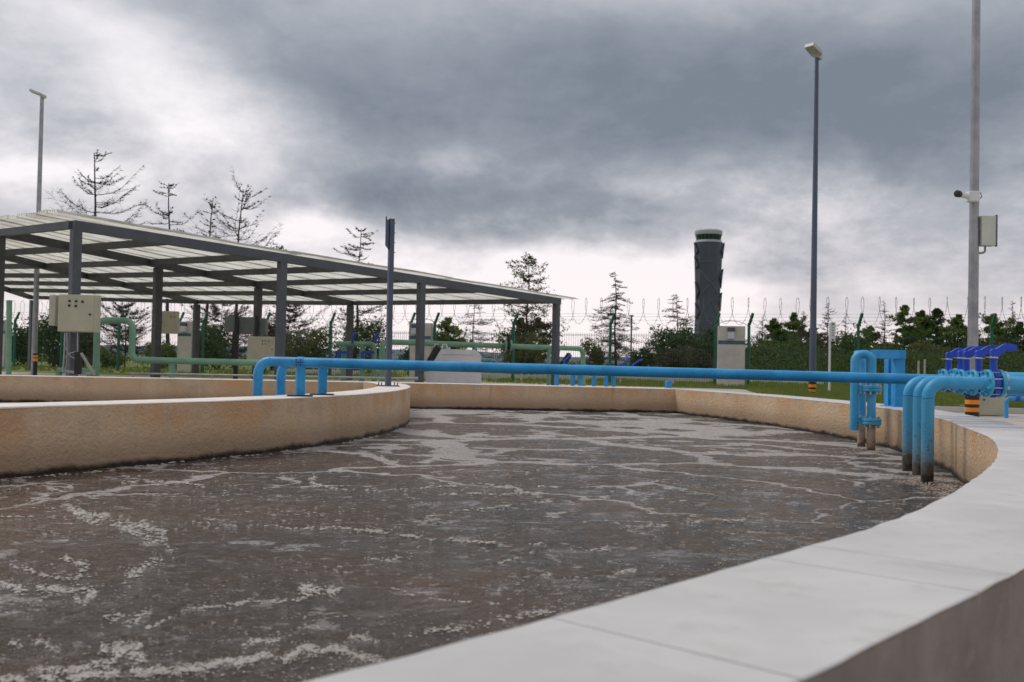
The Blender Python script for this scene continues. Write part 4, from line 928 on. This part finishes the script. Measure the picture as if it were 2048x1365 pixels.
mb = MB(); ngon(mb, [(H(487), 30.5*k), (H(488.7), 27.5*k)], 10); part('shaft_lip', mb, 'tower_dark', tw_)
# ------------------------------------------------------------------ trees
def rnd(a, b): return random.uniform(a, b)
def stick(mb, pts, r0, r1, n=3):
    N = len(pts); mb.tube(pts, [r0+(r1-r0)*i/(N-1) for i in range(N)], n, False)
def conifer(h, w, bare=.0, whorls=12, leaf=0.0, lsz=.1, rise=.25, seed=1, start=.25, cones=True, twig=1.0, shape='cone', tr=.014):
    """returns trunk MB, branches MB, leaves MB in local coordinates"""
    random.seed(seed); T_, B_, Lf = MB(), MB(), MB()
    lean = V((rnd(-.02, .02), rnd(-.02, .02), 0)); tp = [V((0, 0, 0))+lean*h*(i/8)**2+V((math.sin(i*1.3+seed)*.006*h, 0, 0))+V((0, 0, h*i/8)) for i in range(9)]
    stick(T_, tp, h*tr, h*.002, 6)
    def tpt(f): i = min(int(f*8), 7); return tp[i].lerp(tp[i+1], f*8-i)
    for q in range(whorls):
        f = start+(1-start)*((q+rnd(-.3, .3)+.5)/whorls); f = min(max(f, .05), .985)
        if shape == 'cone': reach = w/2*(1-f)/(1-start)*1.15+w*.05
        elif shape == 'vase': g = (f-start)/(1-start); reach = w/2*(.95-.62*max(0, g-.45)/.55)
        elif shape == 'crown': g = (f-start)/(1-start); reach = w/2*(math.sin(PI*min(1, g*.88+.16))**.7)
        else: g = (f-start)/(1-start); reach = w/2*(1-abs(g-.35)*.95)
        for b in range(random.randint(4, 6)):
            f2 = min(max(f+rnd(-.5, .5)/whorls, .03), .985)
            a = rnd(0, 2*PI); L = reach*rnd(.35, 1.12); p0 = tpt(f2); up = rise*rnd(.5, 1.5)+rnd(-.22, .12)*(1 if rise < .3 else 0)
            d = V((math.cos(a), math.sin(a), 0)); pts = []
            for i in range(6):
                s_ = i/5; pts.append(p0+d*L*s_+V((0, 0, L*(up*s_*s_*1.3-.10*s_+ .03*math.sin(s_*9+a))))+V((-d.y, d.x, 0))*L*.06*math.sin(s_*4+b))
            stick(B_, pts, max(h*.0030, .012)*(1.25-f*.6), .005)
            for i in range(1, 6):
                for _ in range(int(rnd(2.2, 4.4)*twig)):
                    s_ = (i+rnd(-.5, .4))/5; i0 = max(0, min(4, int(s_*5))); c = pts[i0].lerp(pts[i0+1], s_*5-i0); a2 = a+rnd(-1.3, 1.3); l2 = L*rnd(.10, .36)*(1.15-s_*.5)
                    e = c+V((math.cos(a2)*l2, math.sin(a2)*l2, l2*rnd(-.15, .7))); m_ = c.lerp(e, .5)+V((0, 0, l2*rnd(-.12, .05)))
                    stick(B_, [c, m_, e], .007+h*.0004, .003)
                    if not leaf:
                        for _k in range(2): e2 = m_+V((rnd(-1, 1), rnd(-1, 1), rnd(-.2, 1)))*l2*.5; stick(B_, [m_, e2], .008, .004)
                    if cones and random.random() < .16:
                        cc_ = c.lerp(e, .3); r_ = .055; B_.add([cc_+V((r_, 0, 0)), cc_+V((-r_, 0, 0)), cc_+V((0, r_, 0)), cc_+V((0, -r_, 0)), cc_+V((0, 0, r_)), cc_+V((0, 0, -r_))], [(0, 2, 4), (2, 1, 4), (1, 3, 4), (3, 0, 4), (2, 0, 5), (1, 2, 5), (3, 1, 5), (0, 3, 5)])
                    if leaf:
                        for _k in range(int(leaf*rnd(.4, 1.6))):
                            p = m_.lerp(e, rnd(-.3, 1.1))+V((rnd(-1, 1), rnd(-1, 1), rnd(-.6, .9)))*lsz*1.3
                            leafq(Lf, p, lsz*rnd(.5, 1.3))
    return T_, B_, Lf
def leafq(mb, p, s_):
    d = V((rnd(-1, 1), rnd(-1, 1), rnd(-.5, 1))); d.normalize(); u = d.orthogonal().normalized(); w_ = d.cross(u); a = rnd(0, PI); u, w_ = u*math.cos(a)+w_*math.sin(a), w_*math.cos(a)-u*math.sin(a)
    mb.add([p-u*s_, p+w_*s_*.42-u*s_*.1, p+u*s_, p-w_*s_*.42+u*s_*.15], [(0, 1, 2, 3)])
def bush(w, h, n, lsz, seed, lobes=9, gap=.0):
    random.seed(seed); Lf, T_ = MB(), MB(); cs = []
    for i in range(lobes):
        a = rnd(0, 2*PI); q = math.sqrt(random.random())*.62; cs.append((V((math.cos(a)*q*w/2, math.sin(a)*q*w/2, h*rnd(.22, .80))), rnd(.16, .30)*min(w, h*1.3)))
    for c, r in cs:
        stick(T_, [V((rnd(-.08, .08)*w, rnd(-.08, .08)*w, 0)), V((c.x*.5, c.y*.5, c.z*.5)), c], .035*h*.3, .01, 4)
        for _ in range(4):
            e = c+V((rnd(-1, 1), rnd(-1, 1), rnd(-.3, 1.2)))*r*1.1; stick(T_, [c, c.lerp(e, .5), e], .014, .005)
    for _ in range(n):
        c, r = random.choice(cs); d = V((rnd(-1, 1), rnd(-1, 1), rnd(-.9, 1))); d.normalize(); p = c+d*r*(rnd(.35, 1.12)); 
        if p.z < .02: p.z = rnd(.02, .3)
        if noise.noise(p*1.6/max(r, .2)+V((seed, 0, 0))) < -.28: continue
        leafq(Lf, p, lsz*rnd(.55, 1.3))
    return T_, Lf
def treething(name, label, group, loc, T_, B_, Lf, leafmat='leaf_mid', bark='bark'):
    o = thing(name, label, 'tree' if 'bush' not in name else 'bush', loc, group); base = V(loc)
    for nm, mb, mt in (('trunk', T_, bark), ('branches', B_, bark), ('crown', Lf, leafmat)):
        if mb and mb.v:
            for i in range(len(mb.v)): mb.v[i] = mb.v[i]+base
            part(nm, mb, mt, o, nm == 'trunk', kind='stuff' if nm != 'trunk' else None)
    return o
def base_at(px, yy): return V((at(px, 724, yy).x, yy, 0))
def hgt(px, py, yy): return at(px, py, yy).z
def wpx(n, yy): return n*yy/2000
tid = 0
def bare(px, top, w, yy, label, **kw):
    global tid; tid += 1; h_ = hgt(px, top, yy); o = conifer(h_, wpx(w, yy), seed=100+tid, **kw)
    return treething('bare_tree', label, 'bare conifers beyond the fence', base_at(px-h_*0, yy), *o, bark='bark_warm' if kw.get('start', 1) < .2 else 'bark')
bare(180, 306, 215, 62, 'tallest bare tree rising above the left end of the canopy, long upswept branches', whorls=10, rise=.50, start=.34, shape='vase', twig=1.8)
bare(334, 366, 125, 66, 'small bare tree above the canopy, second from the left of its row', whorls=11, rise=.28, start=.38, twig=1.6, shape='vase')
bare(411, 396, 70, 72, 'slender bare tree just left of the forked one above the canopy', whorls=10, rise=.3, start=.42, twig=1.4, shape='vase')
bare(468, 378, 200, 64, 'bare tree with wide forked upswept crown above the canopy', whorls=10, rise=.55, start=.40, shape='vase', twig=1.5)
bare(711, 458, 150, 60, 'bare tree poking above the canopy left of the square post, spreading low branches behind it', whorls=16, rise=.28, start=.2, twig=1.6, shape='vase')
bare(945, 588, 130, 58, 'thin bare tree under the right end of the canopy with drooping side branches', whorls=11, rise=.08, start=.2, cones=False, twig=1.2)
bare(1230, 543, 150, 62, 'tall bare conical fir standing alone between canopy and tower', whorls=22, rise=.05, start=.04, cones=False, twig=2.2)
bare(1354, 588, 150, 70, 'bare fir top rising out of the dark bushes left of the tower', whorls=18, rise=.12, start=.1, cones=False, twig=1.8)
bare(560, 490, 80, 70, 'small bare tree peeping above the canopy near the middle', whorls=8, rise=.4, start=.5, leaf=1, lsz=.09)
for px, top, w_, lab in ((1523, 628, 70, 'thin bare tree just right of the concrete pillar'), (1603, 622, 75, 'thin bare tree left of the right street lamp'), (1655, 606, 80, 'bare tree right of the right street lamp'), (1770, 600, 70, 'tallest bare tree of the right-hand wood'), (2025, 602, 75, 'bare tree at the right edge above the valves'), (1905, 640, 60, 'faint bare tree left of the camera mast'), (1690, 625, 60, 'faint bare tree above the rounded green bush')):
    bare(px, top, w_, rnd(95, 120), lab, whorls=17, rise=.22, start=.1, cones=False, twig=1.7)
bare(250, 610, 190, 55, 'low bare tangled tree under the canopy seen through the looped green pipe', whorls=13, rise=.35, start=.12, shape='spread', twig=2.4)
bare(440, 600, 210, 56, 'low bare tangled tree under the middle of the canopy', whorls=13, rise=.3, start=.1, shape='spread', twig=2.6)
bare(575, 610, 190, 56, 'brown twiggy tree behind the third canopy post', whorls=13, rise=.3, start=.1, shape='spread', twig=2.6)
def pine(px, top, w, yy, label, leafmat='leaf_mid', leaf=3, lsz=.10, **kw):
    global tid; tid += 1; h_ = hgt(px, top, yy); kw.setdefault('whorls', 13); kw.setdefault('start', .2); kw.setdefault('rise', .25)
    o = conifer(h_, wpx(w, yy), leaf=leaf, lsz=lsz, seed=200+tid, cones=False, **kw)
    return treething('pine_tree', label, 'leafy pines beyond the fence', base_at(px, yy), *o, leafmat=leafmat)
pine(1052, 514, 165, 56, 'tall olive green pine above the right end of the canopy', 'leaf_olive', leaf=2.0, lsz=.085, whorls=16, start=.16, twig=1.3, shape='spread')
pine(1076, 640, 110, 58, 'lower olive pine with a bare leaning trunk beside the tall one', 'leaf_dull', leaf=2.4, lsz=.11, start=.25, twig=1.3, shape='crown')
pine(1040, 640, 80, 60, 'slim olive pine just left of the tall one, trunk visible under the canopy', 'leaf_dull', leaf=2.2, lsz=.11, start=.3, shape='crown')
pine(895, 640, 95, 50, 'bright leafed sapling right of the half hidden pillar', 'leaf_mid', leaf=3, lsz=.11, start=.2, shape='crown')
for px, top, w_, yy, mt, lab in ((1548, 640, 90, 118, 'leaf_mid', 'first leafy pine of the right-hand wood, next to the pillar'), (1585, 628, 80, 122, 'leaf_mid', 'leafy pine with a knobbly top left of the street lamp'), (1575, 690, 130, 108, 'leaf_mid', 'low bushy pine under the knobbly one'),
                                (1810, 612, 95, 112, 'leaf_mid', 'pointed leafy pine, first of the tall group left of the camera mast'), (1842, 622, 80, 116, 'leaf_mid', 'leafy pine second of the tall group left of the camera mast'), (1872, 618, 90, 118, 'leaf_dark', 'leafy pine third of the tall group left of the camera mast'), (1915, 632, 95, 112, 'leaf_mid', 'leafy pine directly left of the camera mast'),
                                (1985, 626, 120, 110, 'leaf_mid', 'broad leafy pine behind the valve levers right of the mast'), (2040, 645, 100, 108, 'leaf_dark', 'leafy pine at the right edge of the picture'), (1740, 655, 80, 120, 'leaf_mid', 'small leafy pine between the sign and the U pipes'), (1625, 655, 90, 128, 'leaf_dull', 'dull pine behind the right street lamp')):
    pine(px, top, w_, yy, lab, mt, leaf=6.5, lsz=.17, whorls=16, start=.08, shape='crown', twig=1.2)
def bsh(px, top, w, yy, label, mt='leaf_dark', n=2600, lsz=.11, lobes=11):
    global tid; tid += 1; h_ = hgt(px, top, yy); T_, Lf = bush(wpx(w, yy), h_, n, lsz, 300+tid, lobes)
    return treething('leafy_bush', label, 'bushes beyond the fence', base_at(px, yy), T_, None, Lf, leafmat=mt)
bsh(1345, 648, 110, 55, 'dark rounded bush below the bare fir top, left of the tower', 'leaf_dark', 4200, .10, 14)
bsh(1400, 640, 105, 57, 'dark rounded bush at the foot of the tower', 'leaf_dark', 4200, .10, 14)
bsh(1375, 690, 180, 52, 'wide dull brown thicket under the dark bushes left of the pillar', 'leaf_dull', 5200, .09, 18)
bsh(1286, 693, 62, 55, 'small dark bush left of the thicket, under the thin pole', 'leaf_dark', 2200, .09, 9)
bsh(1185, 676, 60, 58, 'small dull bush behind the end of the green pipe', 'leaf_olive', 1800, .10, 9)
bsh(1040, 668, 120, 54, 'green bush at the foot of the tall olive pine', 'leaf_olive', 3600, .10, 13)
bsh(720, 640, 120, 52, 'dark bush behind the short dark green pipe run', 'leaf_dark', 3600, .10, 13)
bsh(610, 640, 130, 54, 'dark olive bush behind the third canopy post', 'leaf_olive', 3600, .10, 13)
bsh(820, 690, 80, 53, 'small dark bush between the square post and the pillar', 'leaf_dark', 1500, .10, 8)
bsh(545, 640, 100, 56, 'dull bush behind the grey panel boxes', 'leaf_dull', 2600, .10, 11)
bsh(430, 650, 150, 54, 'dark bush behind the right side of the left pillar', 'leaf_dark', 4200, .10, 14)
bsh(330, 690, 110, 53, 'low green bush left of the concrete pillar under the canopy', 'leaf_mid', 2200, .10, 11)
bsh(110, 628, 130, 52, 'large dark bush left of the largest cabinet', 'leaf_dark', 4600, .10, 14)
bsh(45, 650, 110, 54, 'dark bush at the far left behind the green upright', 'leaf_dark', 3600, .10, 13)
bsh(165, 640, 80, 54, 'dull bush behind the nearest canopy post', 'leaf_dull', 2400, .10, 11)
bsh(225, 700, 70, 50, 'low green bush seen inside the looped green pipe', 'leaf_mid', 1600, .10, 9)
bsh(1700, 648, 100, 100, 'rounded mid green bush crown right of the white sign', 'leaf_mid', 4200, .17, 14)
bsh(1660, 690, 120, 104, 'dull bush low behind the white sign', 'leaf_dull', 3000, .17, 12)
bsh(1525, 690, 110, 104, 'dull bush low right of the pillar', 'leaf_dull', 3000, .17, 12)
bsh(1590, 700, 110, 100, 'dark bush low between pillar and street lamp', 'leaf_dark', 3000, .17, 12)
bsh(1760, 700, 130, 100, 'dark bush low behind the U pipes', 'leaf_dark', 3600, .17, 13)
bsh(1850, 685, 150, 98, 'broad olive bush under the tall pine group', 'leaf_olive', 4200, .17, 14)
bsh(1935, 680, 130, 100, 'dark bush behind the foot of the camera mast', 'leaf_dark', 3600, .17, 13)
bsh(2020, 690, 140, 98, 'olive bush low at the right edge behind the valves', 'leaf_olive', 3600, .17, 13)
# undergrowth strip far behind, too many to count
random.seed(77); mb = MB()
for i in range(40000):
    px = rnd(-80, 2150) if i < 18000 else rnd(1470, 2150); yy = rnd(62, 135)
    hh = (.9+1.0*abs(noise.noise(V((px*.012, yy*.05, 0)))))*(2.4 if px > 1480 else .55)*yy/100+.25
    if 1150 < px < 1300 and random.random() < .93: continue
    if (220 < px < 320 or 770 < px < 960) and random.random() < .6: continue
    b = base_at(px, yy); leafq(mb, b+V((0, 0, random.random()**1.2*hh)), rnd(.07, .15)*yy/75)
struct('undergrowth', mb, 'leaf_dark', kind='stuff')
# grass
random.seed(5); mb = MB(); cnt = 0
while cnt < 26000:
    yy = 17.5+abs(random.gauss(0, 1))*16; px = rnd(-30, 2080) if random.random() < .35 else rnd(1180, 2080); b = base_at(px, yy)
    if yy > 60: continue
    inside = (b.x < 5.2+(b.y-17)*.15 and b.y < 34.0-b.x*.3) or (b.x > 4.2 and b.y < 17.6)
    if inside: cnt += .2; continue
    cnt += 1; g_ = noise.noise(V((b.x*.35, b.y*.35, 0)))
    if g_ < -.35: continue
    hh = rnd(.05, .13)*(1.2+g_)
    for _ in range(3):
        a = rnd(0, 2*PI); w_ = rnd(.008, .018)*(1+yy/40); p = b+V((rnd(-.06, .06), rnd(-.06, .06), 0)); tp = p+V((math.cos(a)*hh*.5, math.sin(a)*hh*.5, hh))
        mb.add([p+V((-w_, 0, 0)), p+V((w_, 0, 0)), tp], [(0, 1, 2)])
struct('grass', mb, 'grass_blade', kind='stuff')
